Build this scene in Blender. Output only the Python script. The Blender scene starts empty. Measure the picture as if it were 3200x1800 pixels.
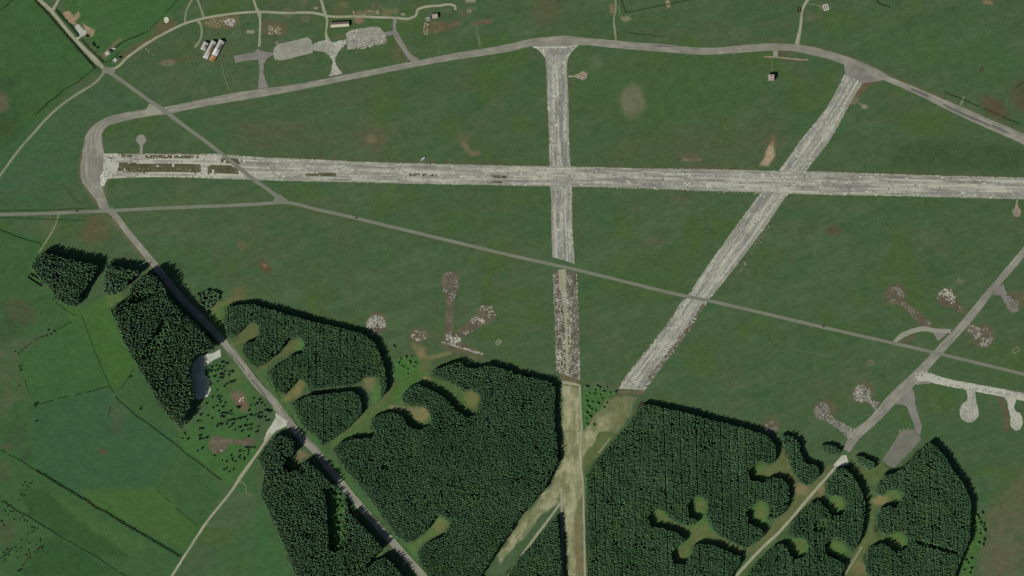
import bpy, math, random
import numpy as np
from math import radians, sin, cos, pi

# ------------------------------------------------------------------ camera, sky, sun, exposure
S = 0.65                       # metres per survey unit (the airfield is surveyed 3200 x 1800 units)
SW, SH = 3200 * S, 1800 * S
SUN_EL, SHADOW_AZ = radians(37), radians(39)      # shadows fall to the north-east
scene = bpy.context.scene

cam_d = bpy.data.cameras.new('camera')
cam = bpy.data.objects.new('camera', cam_d)
scene.collection.objects.link(cam)
CAM_H = 6000.0
cam.location = (0, 0, CAM_H)
cam.rotation_euler = (0, 0, 0)
cam_d.sensor_width = 36
cam_d.lens = 36 * CAM_H / SW
cam_d.clip_start = 10
cam_d.clip_end = 60000
scene.camera = cam

world = bpy.data.worlds.new('World')
scene.world = world
world.use_nodes = True
wn = world.node_tree
wn.nodes.clear()
sky = wn.nodes.new('ShaderNodeTexSky')
sky.sky_type = 'NISHITA'
sky.sun_disc = False
sky.sun_elevation = SUN_EL
sky.sun_rotation = math.atan2(-cos(SHADOW_AZ), -sin(SHADOW_AZ))
sky.air_density = 1.0
bg = wn.nodes.new('ShaderNodeBackground')
bg.inputs['Strength'].default_value = 0.05
wo = wn.nodes.new('ShaderNodeOutputWorld')
wn.links.new(sky.outputs[0], bg.inputs[0])
wn.links.new(bg.outputs[0], wo.inputs[0])

sun_d = bpy.data.lights.new('sun', 'SUN')
sun_d.energy = 4.9
sun_d.angle = radians(0.5)
sun_d.color = (1.0, 0.965, 0.90)
sun = bpy.data.objects.new('sun', sun_d)
scene.collection.objects.link(sun)
from mathutils import Vector
sdir = Vector((cos(SHADOW_AZ) * cos(SUN_EL), sin(SHADOW_AZ) * cos(SUN_EL), -sin(SUN_EL)))
sun.rotation_euler = sdir.to_track_quat('-Z', 'Y').to_euler()
sun.location = (-600, -500, 900)

vs = scene.view_settings
vs.view_transform = 'Standard'
vs.look = 'None'
vs.exposure = -0.26
vs.gamma = 1.0
vs.use_curve_mapping = False
scene.render.engine = 'CYCLES'
scene.cycles.max_bounces = 3
scene.cycles.diffuse_bounces = 2
scene.cycles.use_denoising = False

# ------------------------------------------------------------------ helpers
rng = np.random.default_rng(7)
random.seed(11)
COL = scene.collection
KA = 1.12                      # albedo of a flat surface over the linear value of its colour in full sun

def lin(c):
    c = np.asarray(c, float) / 255.0
    return np.where(c <= 0.04045, c / 12.92, ((c + 0.055) / 1.055) ** 2.4)

def A(r, g, b, k=1.0):
    return np.clip(lin((r, g, b)) * KA * k, 0, 0.9)

def A4(*a, **k):
    return tuple(float(v) for v in A(*a, **k)) + (1.0,)

def w(px, py):
    return ((px - 1600) * S, (900 - py) * S)

def nums(s):
    return [tuple(float(v) for v in p.split(',')) for p in s.split()]

def t(c, r, s):                # survey sheet (column, row), sheet units
    out = []
    for p in nums(s):
        x, y = w(800 * c + p[0] / 3.22, 450 * r + p[1] / 3.22)
        out.append((x, y) + tuple(p[2:]))
    return out

def f(s):                      # whole-map units
    k = 3200 / 2576
    return [w(p[0] * k, p[1] * k) + tuple(p[2:]) for p in nums(s)]

def win(x0, y0, k, s):         # enlarged detail sheet
    return [w(x0 + p[0] / k, y0 + p[1] / k) + tuple(p[2:]) for p in nums(s)]

TU = S / 3.22                  # metres per sheet unit

_tab = np.random.default_rng(3).random((256, 256))
def vnoise(x, y, scale, seed=0):
    x = np.asarray(x) / scale + seed * 17.31
    y = np.asarray(y) / scale + seed * 9.77
    xi = np.floor(x).astype(int); yi = np.floor(y).astype(int)
    fx = x - xi; fy = y - yi
    fx = fx * fx * (3 - 2 * fx); fy = fy * fy * (3 - 2 * fy)
    a = _tab[xi & 255, yi & 255]; b = _tab[(xi + 1) & 255, yi & 255]
    c = _tab[xi & 255, (yi + 1) & 255]; d = _tab[(xi + 1) & 255, (yi + 1) & 255]
    return (a * (1 - fx) + b * fx) * (1 - fy) + (c * (1 - fx) + d * fx) * fy

def fbm(x, y, scale, seed=0, oct=4):
    v = 0; amp = 0.5; tot = 0
    for i in range(oct):
        v = v + amp * vnoise(x, y, scale / 2 ** i, seed + i * 3)
        tot += amp; amp *= 0.55
    return v / tot

def inside(poly, X, Y):
    P = np.asarray([(p[0], p[1]) for p in poly])
    x0, y0 = P[-1]; r = np.zeros(X.shape, bool)
    for x1, y1 in P:
        if y0 != y1:
            r ^= ((y0 > Y) != (y1 > Y)) & (X < (x1 - x0) * (Y - y0) / (y1 - y0) + x0)
        x0, y0 = x1, y1
    return r

def polydist(poly, X, Y, closed=True):
    P = np.asarray([(p[0], p[1]) for p in poly])
    d = np.full(X.shape, 1e9)
    n = len(P)
    for i in range(n if closed else n - 1):
        a = P[i]; b = P[(i + 1) % n]
        ab = b - a; L = max(ab @ ab, 1e-9)
        k = np.clip(((X - a[0]) * ab[0] + (Y - a[1]) * ab[1]) / L, 0, 1)
        d = np.minimum(d, np.hypot(X - a[0] - k * ab[0], Y - a[1] - k * ab[1]))
    return d

def smooth(pts, step=4.0, closed=False):
    """Chord-length cubic resample of points (extra components are carried along); no overshoot at uneven spacing."""
    P = np.asarray(pts, float); n = len(P); out = []
    Q = np.vstack([P[-1:], P, P[:2]]) if closed else np.vstack([2 * P[:1] - P[1:2], P, 2 * P[-1:] - P[-2:-1]])
    h = np.maximum(np.hypot(*np.diff(Q[:, :2], axis=0).T), 1e-6)
    v = np.diff(Q, axis=0) / h[:, None]
    M = (v[:-1] * h[1:, None] + v[1:] * h[:-1, None]) / (h[:-1] + h[1:])[:, None]      # tangent at Q[1..]
    for i in range(n if closed else n - 1):
        b, c, hb = Q[i + 1], Q[i + 2], h[i + 1]
        mb = M[i] * hb; mc = M[(i + 1) % n if closed else i + 1] * hb
        m = max(1, int(hb / step))
        for j in range(m):
            u = j / m
            out.append((2 * u ** 3 - 3 * u * u + 1) * b + (u ** 3 - 2 * u * u + u) * mb + (3 * u * u - 2 * u ** 3) * c + (u ** 3 - u * u) * mc)
    if not closed:
        out.append(P[-1])
    return np.asarray(out)

def dense(pts, step=4.0, closed=True):
    P = np.asarray(pts, float); n = len(P); out = []
    for i in range(n if closed else n - 1):
        b, c = P[i], P[(i + 1) % n]
        m = max(1, int(np.hypot(*(c - b)[:2]) / step))
        for j in range(m):
            out.append(b + (c - b) * j / m)
    if not closed:
        out.append(P[-1])
    return np.asarray(out)

# ---- materials
def mat_new(name):
    m = bpy.data.materials.new(name); m.use_nodes = True
    nt = m.node_tree
    b = nt.nodes['Principled BSDF']
    b.inputs['Roughness'].default_value = 0.9
    b.inputs['Specular IOR Level'].default_value = 0.15
    return m, nt, b

def mat_plain(name, c, rough=0.85, spec=0.2, var=0.25, scale=0.6, metal=0.0):
    m, nt, b = mat_new(name)
    n = nt.nodes.new('ShaderNodeTexNoise'); n.inputs['Scale'].default_value = scale; n.inputs['Detail'].default_value = 4
    tc = nt.nodes.new('ShaderNodeTexCoord')
    nt.links.new(tc.outputs['Object'], n.inputs['Vector'])
    r = nt.nodes.new('ShaderNodeValToRGB')
    c = np.asarray(c[:3])
    r.color_ramp.elements[0].position = 0.3; r.color_ramp.elements[1].position = 0.7
    r.color_ramp.elements[0].color = tuple(c * (1 - var)) + (1,)
    r.color_ramp.elements[1].color = tuple(np.clip(c * (1 + var), 0, 0.9)) + (1,)
    nt.links.new(n.outputs['Fac'], r.inputs['Fac'])
    nt.links.new(r.outputs['Color'], b.inputs['Base Color'])
    b.inputs['Roughness'].default_value = rough
    b.inputs['Specular IOR Level'].default_value = spec
    b.inputs['Metallic'].default_value = metal
    return m

def mat_attr(name, nscale=0.35, amp=0.3, bump=0.0, rough=0.9, stretch=None):
    """Colour from the mesh's own 'Col' attribute, broken up with fine noise."""
    m, nt, b = mat_new(name)
    at = nt.nodes.new('ShaderNodeAttribute'); at.attribute_name = 'Col'
    geo = nt.nodes.new('ShaderNodeNewGeometry')
    n = nt.nodes.new('ShaderNodeTexNoise'); n.inputs['Scale'].default_value = nscale; n.inputs['Detail'].default_value = 5
    n.inputs['Roughness'].default_value = 0.65
    nt.links.new(geo.outputs['Position'], n.inputs['Vector'])
    mr = nt.nodes.new('ShaderNodeMapRange')
    mr.inputs['From Min'].default_value = 0.25; mr.inputs['From Max'].default_value = 0.75
    mr.inputs['To Min'].default_value = 1 - amp; mr.inputs['To Max'].default_value = 1 + amp
    nt.links.new(n.outputs['Fac'], mr.inputs['Value'])
    vm = nt.nodes.new('ShaderNodeVectorMath'); vm.operation = 'SCALE'
    nt.links.new(at.outputs['Color'], vm.inputs[0]); nt.links.new(mr.outputs['Result'], vm.inputs['Scale'])
    nt.links.new(vm.outputs['Vector'], b.inputs['Base Color'])
    b.inputs['Roughness'].default_value = rough
    b.inputs['Specular IOR Level'].default_value = 0.08
    if bump:
        bp = nt.nodes.new('ShaderNodeBump'); bp.inputs['Strength'].default_value = bump; bp.inputs['Distance'].default_value = 0.4
        nt.links.new(n.outputs['Fac'], bp.inputs['Height']); nt.links.new(bp.outputs['Normal'], b.inputs['Normal'])
    return m

def mat_pave(name, dark, mid, light, streak=0.05, blotch=0.03):
    """Worn paving: streaks that run along the strip (UV v is metres along) and blotches."""
    m, nt, b = mat_new(name)
    uv = nt.nodes.new('ShaderNodeUVMap'); uv.uv_map = 'UVMap'
    mp = nt.nodes.new('ShaderNodeMapping'); mp.inputs['Scale'].default_value = (0.45, streak * 0.35, 1)
    n1 = nt.nodes.new('ShaderNodeTexNoise'); n1.inputs['Scale'].default_value = 1.0; n1.inputs['Detail'].default_value = 5; n1.inputs['Roughness'].default_value = 0.6
    nt.links.new(uv.outputs['UV'], mp.inputs['Vector']); nt.links.new(mp.outputs['Vector'], n1.inputs['Vector'])
    geo = nt.nodes.new('ShaderNodeNewGeometry')
    n2 = nt.nodes.new('ShaderNodeTexNoise'); n2.inputs['Scale'].default_value = blotch; n2.inputs['Detail'].default_value = 8; n2.inputs['Roughness'].default_value = 0.7
    nt.links.new(geo.outputs['Position'], n2.inputs['Vector'])
    ad = nt.nodes.new('ShaderNodeMath'); ad.operation = 'ADD'
    nt.links.new(n1.outputs['Fac'], ad.inputs[0]); nt.links.new(n2.outputs['Fac'], ad.inputs[1])
    r = nt.nodes.new('ShaderNodeValToRGB')
    mr = nt.nodes.new('ShaderNodeMapRange'); mr.inputs['From Min'].default_value = 0.68; mr.inputs['From Max'].default_value = 1.32
    nt.links.new(ad.outputs[0], mr.inputs['Value']); nt.links.new(mr.outputs['Result'], r.inputs['Fac'])
    e = r.color_ramp.elements
    e[0].color = A4(*dark); e[0].position = 0.0
    e[1].color = A4(*light); e[1].position = 1.0
    k = e.new(0.5); k.color = A4(*mid)
    nt.links.new(r.outputs['Color'], b.inputs['Base Color'])
    b.inputs['Specular IOR Level'].default_value = 0.1
    return m

# ---- object building
def tag(o, label, cat=None, group=None, kind=None):
    o['label'] = label
    if cat: o['category'] = cat
    if group: o['group'] = group
    if kind: o['kind'] = kind
    return o

def link(o, parent=None):
    COL.objects.link(o)
    if parent is not None:
        o.parent = parent
    return o

def empty(name, x, y, rz=0.0, z=0.0):
    o = bpy.data.objects.new(name, None)
    o.location = (x, y, z); o.rotation_euler = (0, 0, rz)
    o.empty_display_size = 1
    return link(o)

def mesh_np(name, V, F, mat, cols=None, uv=None, parent=None, flat=True):
    """V (n,3), F (m,k) with the same number of corners for every face."""
    V = np.asarray(V, np.float32); F = np.asarray(F, np.int32)
    me = bpy.data.meshes.new(name)
    k = F.shape[1]
    me.vertices.add(len(V)); me.vertices.foreach_set('co', V.ravel())
    me.loops.add(F.size); me.loops.foreach_set('vertex_index', F.ravel())
    me.polygons.add(len(F))
    me.polygons.foreach_set('loop_start', np.arange(0, F.size, k, dtype=np.int32))
    me.polygons.foreach_set('loop_total', np.full(len(F), k, np.int32))
    me.update(calc_edges=True)
    if cols is not None:
        c4 = np.ones((len(V), 4), np.float32); c4[:, :3] = cols
        a = me.color_attributes.new('Col', 'FLOAT_COLOR', 'POINT')
        a.data.foreach_set('color', c4.ravel())
    if uv is not None:
        l = me.uv_layers.new(name='UVMap')
        l.data.foreach_set('uv', np.asarray(uv, np.float32)[F.ravel()].ravel())
    if flat: me.shade_flat()
    me.materials.append(mat)
    o = bpy.data.objects.new(name, me)
    return link(o, parent)

class MB:
    def __init__(s): s.v = []; s.f = []
    def add(s, vs, fs):
        b = len(s.v); s.v += [tuple(p) for p in vs]; s.f += [tuple(b + i for i in q) for q in fs]; return s
    def box(s, x0, x1, y0, y1, z0, z1):
        return s.add([(x0, y0, z0), (x1, y0, z0), (x1, y1, z0), (x0, y1, z0), (x0, y0, z1), (x1, y0, z1), (x1, y1, z1), (x0, y1, z1)],
                     [(3, 2, 1, 0), (4, 5, 6, 7), (0, 1, 5, 4), (1, 2, 6, 5), (2, 3, 7, 6), (3, 0, 4, 7)])
    def hexa(s, p):            # eight corners, bottom then top
        return s.add(p, [(3, 2, 1, 0), (4, 5, 6, 7), (0, 1, 5, 4), (1, 2, 6, 5), (2, 3, 7, 6), (3, 0, 4, 7)])
    def tube(s, a, b, r0, r1, n=6):
        a = Vector(a); b = Vector(b); d = (b - a).normalized()
        u = d.orthogonal().normalized(); v = d.cross(u)
        vs = [a + (u * cos(2 * pi * i / n) + v * sin(2 * pi * i / n)) * r0 for i in range(n)]
        vs += [b + (u * cos(2 * pi * i / n) + v * sin(2 * pi * i / n)) * r1 for i in range(n)]
        return s.add(vs, [(i, (i + 1) % n, n + (i + 1) % n, n + i) for i in range(n)] + [tuple(range(n - 1, -1, -1)), tuple(range(n, 2 * n))])
    def mesh(s, name, mat):
        me = bpy.data.meshes.new(name); me.from_pydata(s.v, [], s.f); me.materials.append(mat); me.update(); return me
    def build(s, name, mat, parent=None, label=None):
        o = bpy.data.objects.new(name, s.mesh(name, mat))
        if label: o['label'] = label
        return link(o, parent)

def sheet(name, poly, z, mat, label, cat, jit=0.5, step=3.0, smooth_it=False, kind='structure', parent=None):
    """A flat sheet of ground with a slightly ragged outline."""
    P = smooth(poly, step, True) if smooth_it else dense(poly, step, True)
    P = P[:, :2] + (rng.random((len(P), 2)) - 0.5) * 2 * jit
    me = bpy.data.meshes.new(name)
    me.from_pydata([(x, y, z) for x, y in P], [], [tuple(range(len(P)))])
    if me.polygons[0].normal.z < 0:
        me.flip_normals()
    l = me.uv_layers.new(name='UVMap')
    for lp in me.loops:
        x, y, _ = me.vertices[lp.vertex_index].co
        l.data[lp.index].uv = (x * 0.1, y * 2.5)
    me.materials.append(mat); me.update()
    o = link(bpy.data.objects.new(name, me), parent)
    if label: tag(o, label, cat, kind=kind)
    return o

def strip_np(pairs, step=3.0):
    """pairs: list of (left xy, right xy) -> dense left, right arrays and metres along."""
    L = np.asarray([p[0][:2] for p in pairs]); R = np.asarray([p[1][:2] for p in pairs])
    J = smooth(np.hstack([(L + R) / 2, L, R]), step)
    return J[:, 2:4], J[:, 4:6]

def pave_strip(name, L, R, z, mat, label, cat, jit=0.35, n=4, kind='structure'):
    m = len(L); wd = np.hypot(*(L - R).T).mean(); c0 = (L + R) / 2
    k = np.linspace(0, 1, n + 1)
    V = L[:, None, :] * (1 - k)[None, :, None] + R[:, None, :] * k[None, :, None]
    V[:, 0] += (rng.random((m, 2)) - 0.5) * 2 * jit; wob = (vnoise(c0[:, 0], c0[:, 1], 9, 8)[:, None] - 0.5) * jit * 3 / max(wd, 1)
    V[:, 0] += (V[:, -1] - V[:, 0]) * np.abs(wob)
    V[:, -1] += (rng.random((m, 2)) - 0.5) * 2 * jit
    c = (L + R) / 2
    s = np.concatenate([[0], np.cumsum(np.hypot(*np.diff(c, axis=0).T))])
    UV = np.stack([np.broadcast_to(k[None] * wd, (m, n + 1)), np.broadcast_to(s[:, None], (m, n + 1))], -1).reshape(-1, 2)
    V3 = np.concatenate([V, np.full((m, n + 1, 1), z)], -1).reshape(-1, 3)
    i = np.arange(m - 1)[:, None] * (n + 1) + np.arange(n)[None]
    F = np.stack([i, i + n + 1, i + n + 2, i + 1], -1).reshape(-1, 4)
    # normals up
    a, b, c_ = V3[F[0, 0]], V3[F[0, 1]], V3[F[0, 2]]
    if np.cross(b - a, c_ - a)[2] < 0: F = F[:, ::-1]
    o = mesh_np(name, V3, F, mat, uv=UV)
    return tag(o, label, cat, kind=kind)

def ribbon_np(pts, width, step=3.0):
    P = np.asarray([(p[0], p[1], p[2] if len(p) > 2 else width) for p in pts], float)
    P[:, 2] = [p[2] * TU if len(p) > 2 else width for p in pts]
    J = smooth(P, step)
    d = np.gradient(J[:, :2], axis=0); d /= np.maximum(np.hypot(*d.T)[:, None], 1e-9)
    n = np.stack([-d[:, 1], d[:, 0]], -1)
    return J[:, :2] + n * J[:, 2:3] / 2, J[:, :2] - n * J[:, 2:3] / 2

def ribbon(name, pts, width_tu, z, mat, label, cat, jit=0.25, n=3, kind='structure'):
    L, R = ribbon_np(pts, width_tu * TU)
    return pave_strip(name, L, R, z, mat, label, cat, jit, n, kind)

def slab_boxes(name, Q, z0, H, cols, mat, parent):
    """Q (n,4,2) quads, H (n,) height above z0 -> one mesh of low blocks."""
    n = len(Q)
    zt = (z0 + H)[:, None]
    top = np.concatenate([Q, np.broadcast_to(zt[:, :, None], (n, 4, 1))], -1)
    bot = np.concatenate([Q, np.full((n, 4, 1), z0 - 0.02)], -1)
    V = np.concatenate([bot, top], 1).reshape(-1, 3)
    b = np.arange(n)[:, None, None] * 8
    F = (b + np.array([(4, 5, 6, 7), (0, 1, 5, 4), (1, 2, 6, 5), (2, 3, 7, 6), (3, 0, 4, 7)])[None]).reshape(-1, 4)
    o = mesh_np(name, V, F, mat, cols=np.repeat(cols, 8, axis=0), parent=parent)
    o['kind'] = 'stuff'
    return o

def ccw(Q):
    a = Q[:, 1] - Q[:, 0]; b = Q[:, 2] - Q[:, 0]
    s = a[:, 0] * b[:, 1] - a[:, 1] * b[:, 0]
    Q = Q.copy(); Q[s < 0] = Q[s < 0][:, ::-1]
    return Q

def slabs_strip(L, R, size, keep, colour, z, parent, name='concrete_slabs'):
    c = (L + R) / 2
    s = np.concatenate([[0], np.cumsum(np.hypot(*np.diff(c, axis=0).T))])
    ns = int(s[-1] / size / 1.5); nt = max(2, int(np.hypot(*(L - R).T).mean() / size))
    sv = np.linspace(0, s[-1], ns + 1)
    Li = np.stack([np.interp(sv, s, L[:, i]) for i in (0, 1)], -1)
    Ri = np.stack([np.interp(sv, s, R[:, i]) for i in (0, 1)], -1)
    k = np.linspace(0, 1, nt + 1)
    G = Li[:, None] * (1 - k)[None, :, None] + Ri[:, None] * k[None, :, None]
    Q = np.stack([G[:-1, :-1], G[1:, :-1], G[1:, 1:], G[:-1, 1:]], 2).reshape(-1, 4, 2)
    cen = Q.mean(1)
    ss = np.repeat((sv[:-1] + sv[1:]) / 2, nt); tt = np.tile((k[:-1] + k[1:]) / 2, ns)
    u = rng.random(len(Q))
    m = u < keep(ss, tt, cen[:, 0], cen[:, 1])
    Q, cen, ss, tt = Q[m], cen[m], ss[m], tt[m]
    sc = 1.0 - 0.10 * rng.random(len(Q))[:, None, None] ** 4
    Q = cen[:, None] + (Q - cen[:, None]) * sc + (rng.random((len(Q), 4, 2)) - 0.5) * 0.12
    return slab_boxes(name, ccw(Q), z, 0.03 + 0.05 * rng.random(len(Q)), colour(ss, tt, cen[:, 0], cen[:, 1]), SLAB_MAT, parent)

def slabs_poly(poly, ang, size, keep, colour, z, parent, name='concrete_slabs'):
    P = np.asarray([p[:2] for p in poly]); c0 = P.mean(0)
    r = np.hypot(*(P - c0).T).max() + size
    n = int(2 * r / size) + 1
    g = (np.arange(n) - n / 2) * size
    X, Y = np.meshgrid(g, g)
    ca, sa = cos(ang), sin(ang)
    cx = c0[0] + X.ravel() * ca - Y.ravel() * sa; cy = c0[1] + X.ravel() * sa + Y.ravel() * ca
    m = inside(poly, cx, cy)
    cx, cy = cx[m], cy[m]
    m = rng.random(len(cx)) < keep(cx, cy)
    cx, cy = cx[m], cy[m]
    h = size / 2 * (0.97 - 0.15 * rng.random(len(cx)) ** 3)
    off = np.array([(-1, -1), (1, -1), (1, 1), (-1, 1)], float)
    off = np.stack([off[:, 0] * ca - off[:, 1] * sa, off[:, 0] * sa + off[:, 1] * ca], -1)
    Q = np.stack([cx, cy], -1)[:, None] + off[None] * h[:, None, None] + (rng.random((len(cx), 4, 2)) - 0.5) * 0.3
    if len(Q) == 0: return None
    return slab_boxes(name, ccw(Q), z, 0.03 + 0.05 * rng.random(len(Q)), colour(cx, cy), SLAB_MAT, parent)

def scatter_rubble(name, poly, n, smin, smax, cols, z, parent=None, power=1.0, dens=None, hmax=0.5):
    P = np.asarray([p[:2] for p in poly]); lo, hi = P.min(0), P.max(0)
    X = lo[0] + rng.random(n * 4) * (hi[0] - lo[0]); Y = lo[1] + rng.random(n * 4) * (hi[1] - lo[1])
    m = inside(poly, X, Y)
    if dens is not None: m &= rng.random(len(X)) < dens(X, Y)
    X, Y = X[m][:n], Y[m][:n]
    k = len(X)
    if k == 0: return None
    sz = smin + (smax - smin) * rng.random(k) ** 2
    a = rng.random(k) * pi
    asp = 0.6 + 0.8 * rng.random(k)
    off = np.array([(-1, -1), (1, -1), (1, 1), (-1, 1)], float) * 0.5
    ox = off[None, :, 0] * sz[:, None] * asp[:, None]; oy = off[None, :, 1] * sz[:, None]
    ca, sa = np.cos(a)[:, None], np.sin(a)[:, None]
    Q = np.stack([X[:, None] + ox * ca - oy * sa, Y[:, None] + ox * sa + oy * ca], -1) + (rng.random((k, 4, 2)) - 0.5) * sz[:, None, None] * 0.25
    cols = np.asarray(cols); ci = rng.integers(0, len(cols), k)
    C = cols[ci] * (0.75 + 0.5 * rng.random((k, 1)))
    return slab_boxes(name, ccw(Q), z, 0.05 + hmax * rng.random(k) * sz / smax, C, SLAB_MAT, parent)

def circle(c, r, n=24, sq=1.0):
    return [(c[0] + r * cos(2 * pi * i / n), c[1] + r * sq * sin(2 * pi * i / n)) for i in range(n)]

SLAB_MAT = mat_attr('weathered_concrete', 0.45, 0.30)
GROUND_MAT = mat_attr('grass_ground', 0.22, 0.2, bump=0.25)
M_TRACK = mat_pave('perimeter_tarmac', (103, 102, 93), (130, 129, 116), (160, 159, 142))
M_ROAD = mat_pave('public_road_tarmac', (102, 107, 92), (114, 118, 103), (128, 131, 114), blotch=0.02)
M_LANE = mat_pave('gravel_lane', (118, 122, 99), (146, 146, 122), (170, 168, 146))
M_DULL = mat_pave('dull_lane', (100, 110, 82), (124, 130, 102), (143, 147, 120))
M_PATH = mat_pave('worn_path', (86, 98, 66), (104, 112, 80), (122, 128, 98))
M_GREY = mat_pave('grey_tarmac', (107, 105, 98), (123, 121, 113), (141, 139, 128))
M_EARTH = mat_pave('rubbly_earth', (76, 74, 58), (93, 88, 71), (114, 109, 91), blotch=0.06)
M_WEED = mat_pave('overgrown_earth', (64, 70, 46), (80, 82, 58), (104, 103, 80), blotch=0.05)
M_BASE = mat_pave('old_runway_screed', (124, 124, 110), (142, 142, 126), (156, 156, 138), blotch=0.08)
M_PALE = mat_pave('pale_concrete', (150, 152, 136), (170, 172, 156), (192, 194, 180), blotch=0.08)
M_CHALK = mat_pave('chalky_gravel', (150, 154, 140), (174, 178, 163), (198, 202, 188), blotch=0.12)
M_SAND = mat_pave('bare_sand', (118, 104, 82), (142, 126, 102), (164, 150, 124), blotch=0.06)
M_BUFF = mat_pave('worn_apron', (126, 126, 112), (140, 140, 126), (154, 154, 140), blotch=0.05)

# ------------------------------------------------------------------ outlines of the plantation stands
STAND = {}
STAND['a'] = t(0,1,"380,1130 480,1090 640,1140 860,1190 1000,1220 960,1330") + t(0,2,"880,-20 780,180 690,180 570,100 490,-20") + t(0,1,"430,1380 320,1240")
STAND['b'] = t(0,1,"1075,1220 1200,1240 1330,1260 1440,1290 1330,1360 1270,1449") + t(0,2,"1170,60 1060,70 1055,-10")
STAND['c'] = t(0,1,"1340,1420 1460,1320 1560,1310 1620,1370 1680,1449") + t(0,2,"1700,80 1810,190 1980,360 2110,490 2150,560 2150,620 1990,660 1945,720 1922,830 1942,960 1968,1090 1930,1180 1860,1300 1840,1420 1700,1290 1600,1150 1450,880 1370,740 1300,640 1250,520 1180,330 1115,215 1250,160 1300,70")
STAND['d'] = t(0,2,"1980,70 2060,30 2170,30 2230,70 2210,120 2100,210 2020,170")
STAND['e'] = (t(0,2,"2285,190 2450,165 2576,165") + t(1,2,"0,175 200,225 500,315 900,415 1090,460 1200,550 1270,700 1310,850 1320,1020 1260,1110 1250,980 1220,900 1080,890 1030,950 970,985 700,1005 570,1035 540,1045 515,960 440,915 385,950 320,1030 295,1070 200,1040 150,930 130,830 300,730 340,680 470,660 485,560 430,490 330,500 235,640 100,765 0,800")
              + t(0,2,"2500,740 2440,640 2450,565 2560,530") + t(1,2,"40,470 30,390") + t(0,2,"2560,345 2465,375 2400,475 2290,490 2260,330"))
STAND['f'] = t(1,2,"360,1160 540,1080 800,1055 980,1035 1040,1080 1070,1160 1065,1260 960,1370 880,1440") + t(1,3,"720,110 660,140 580,20") + t(1,2,"520,1449 430,1330")
STAND['g'] = (t(1,2,"1770,835 1900,785 2040,735 2110,790 2200,815 2350,770 2576,835") + t(2,2,"0,855 200,895 400,950 435,1010 430,1200 430,1449") + t(2,3,"445,0 465,280 320,580 140,770 0,940")
              + t(1,3,"2576,980 2420,1190 2260,1449 2240,1560 1800,1560 1640,1310 1620,1210 1700,1130 1890,1040 1955,910 1840,830 1800,860 1700,1000 1590,1095 1500,1115 1400,1040 1200,750 1040,540 860,330 775,190 830,115 960,60 1180,60 1195,0")
              + t(1,2,"1165,1400 1165,1310 1280,1260 1370,1245 1480,1290 1540,1390 1640,1430 1750,1380 1760,1290 1700,1205 1560,1180 1465,1150 1480,1060 1560,990 1630,965 1740,1010 1870,1080 1960,1160 2040,1250 2120,1300 2210,1270 2270,1180 2260,1080 2170,1030 2090,1040 1990,970 1880,920 1770,890"))
STAND['h'] = (t(1,3,"150,70 250,30 360,45 400,110 385,220 310,250 280,330 330,400 450,365 465,300 540,295 680,420 810,560 890,660 940,780 990,850 1120,980 1230,1100 1270,1160 1240,1220 1130,1330 1290,1250 1400,1330 1480,1449 1520,1560 440,1560 400,1449 280,1130 130,800 50,620 90,400 20,280 60,200"))
STAND['i'] = t(2,3,"430,860 455,850 475,1000 505,1449 505,1560 -120,1560 -40,1430 60,1280 220,1110")
STAND['j'] = (t(2,2,"1320,1160 1500,1195 1800,1265 2050,1335 2300,1395 2540,1470") + t(3,3,"20,60 60,110 80,180 75,250 40,310 0,335") + t(2,3,"2500,290 2440,320 2365,380 2390,480 2530,500")
              + t(3,3,"30,450 140,465 200,530 215,620 195,740 135,830 40,885 0,895") + t(2,3,"2540,890 2576,820 2560,740 2500,690 2420,740 2355,800 2375,910 2490,960 2540,1010 2490,1080 2330,1185 2320,1165 2100,1060 1980,950 1940,850 1960,720 1900,650 1820,660 1760,740 1780,840 1870,890 1840,925 1760,960 1620,890 1560,850 1500,780 1420,780 1360,850 1400,945 1530,965 1670,1015 1735,1070 1725,1115 1650,1150 1595,1220 1630,1320 1740,1330 1800,1230 1810,1150 1880,1120 2040,1135 2190,1205 2295,1245 2300,1310 2200,1449 2150,1560 755,1560 750,1449 745,900 745,450 850,280 1000,120 1070,30")
              + t(2,2,"1100,1449 1190,1330"))
STAND['k'] = t(3,3,"130,30 250,40 320,110 325,200 365,305 490,330 525,390 500,450 430,520 370,540 310,500 220,350 170,200")
STAND['l'] = t(3,3,"530,125 640,125 725,180 710,220 640,230 540,190")
STAND['m'] = t(3,3,"860,235 960,245 1075,315 1075,360 1010,380 900,315")
STAND['n'] = (t(3,3,"680,370 780,355 865,450 930,570 970,700 970,850 940,1020 890,1140 830,1210 790,1150 720,1070 640,1060 575,1130 580,1220 670,1275 770,1325 750,1400 730,1449 700,1560")
              + t(2,3,"2290,1560 2350,1449 2450,1320 2570,1200") + t(3,3,"90,1120 180,1125 195,1200 260,1275 370,1240 400,1160 370,1080 250,1060 200,1000 230,920 300,830 420,710 510,685 575,755 640,830 750,835 790,720 740,650 640,640 570,610 590,520"))
STAND['o'] = t(3,3,"1620,100 1690,140 1780,250 1880,410 1980,550 2035,690 2035,900 2020,1100 1985,1160 1870,1449 1860,1560 1100,1560 980,1410 960,1310 1000,1180 1050,1140 1150,1110 1195,1140 1280,1210 1390,1160 1400,1080 1360,1000 1260,1010 1180,1040 1090,980 1080,860 1120,770 1200,740 1280,755 1320,700 1380,640 1290,580 1200,590 1140,640 1060,620 1090,530 1160,430 1250,410 1360,350 1480,230")
HOLES = {'h': [t(1,3,"690,560 760,560 860,620 890,760 860,900 860,1100 790,1180 740,1180 730,1000 720,800"), t(1,3,"1240,1190 1270,1240 1140,1350 1120,1320")]}
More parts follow.
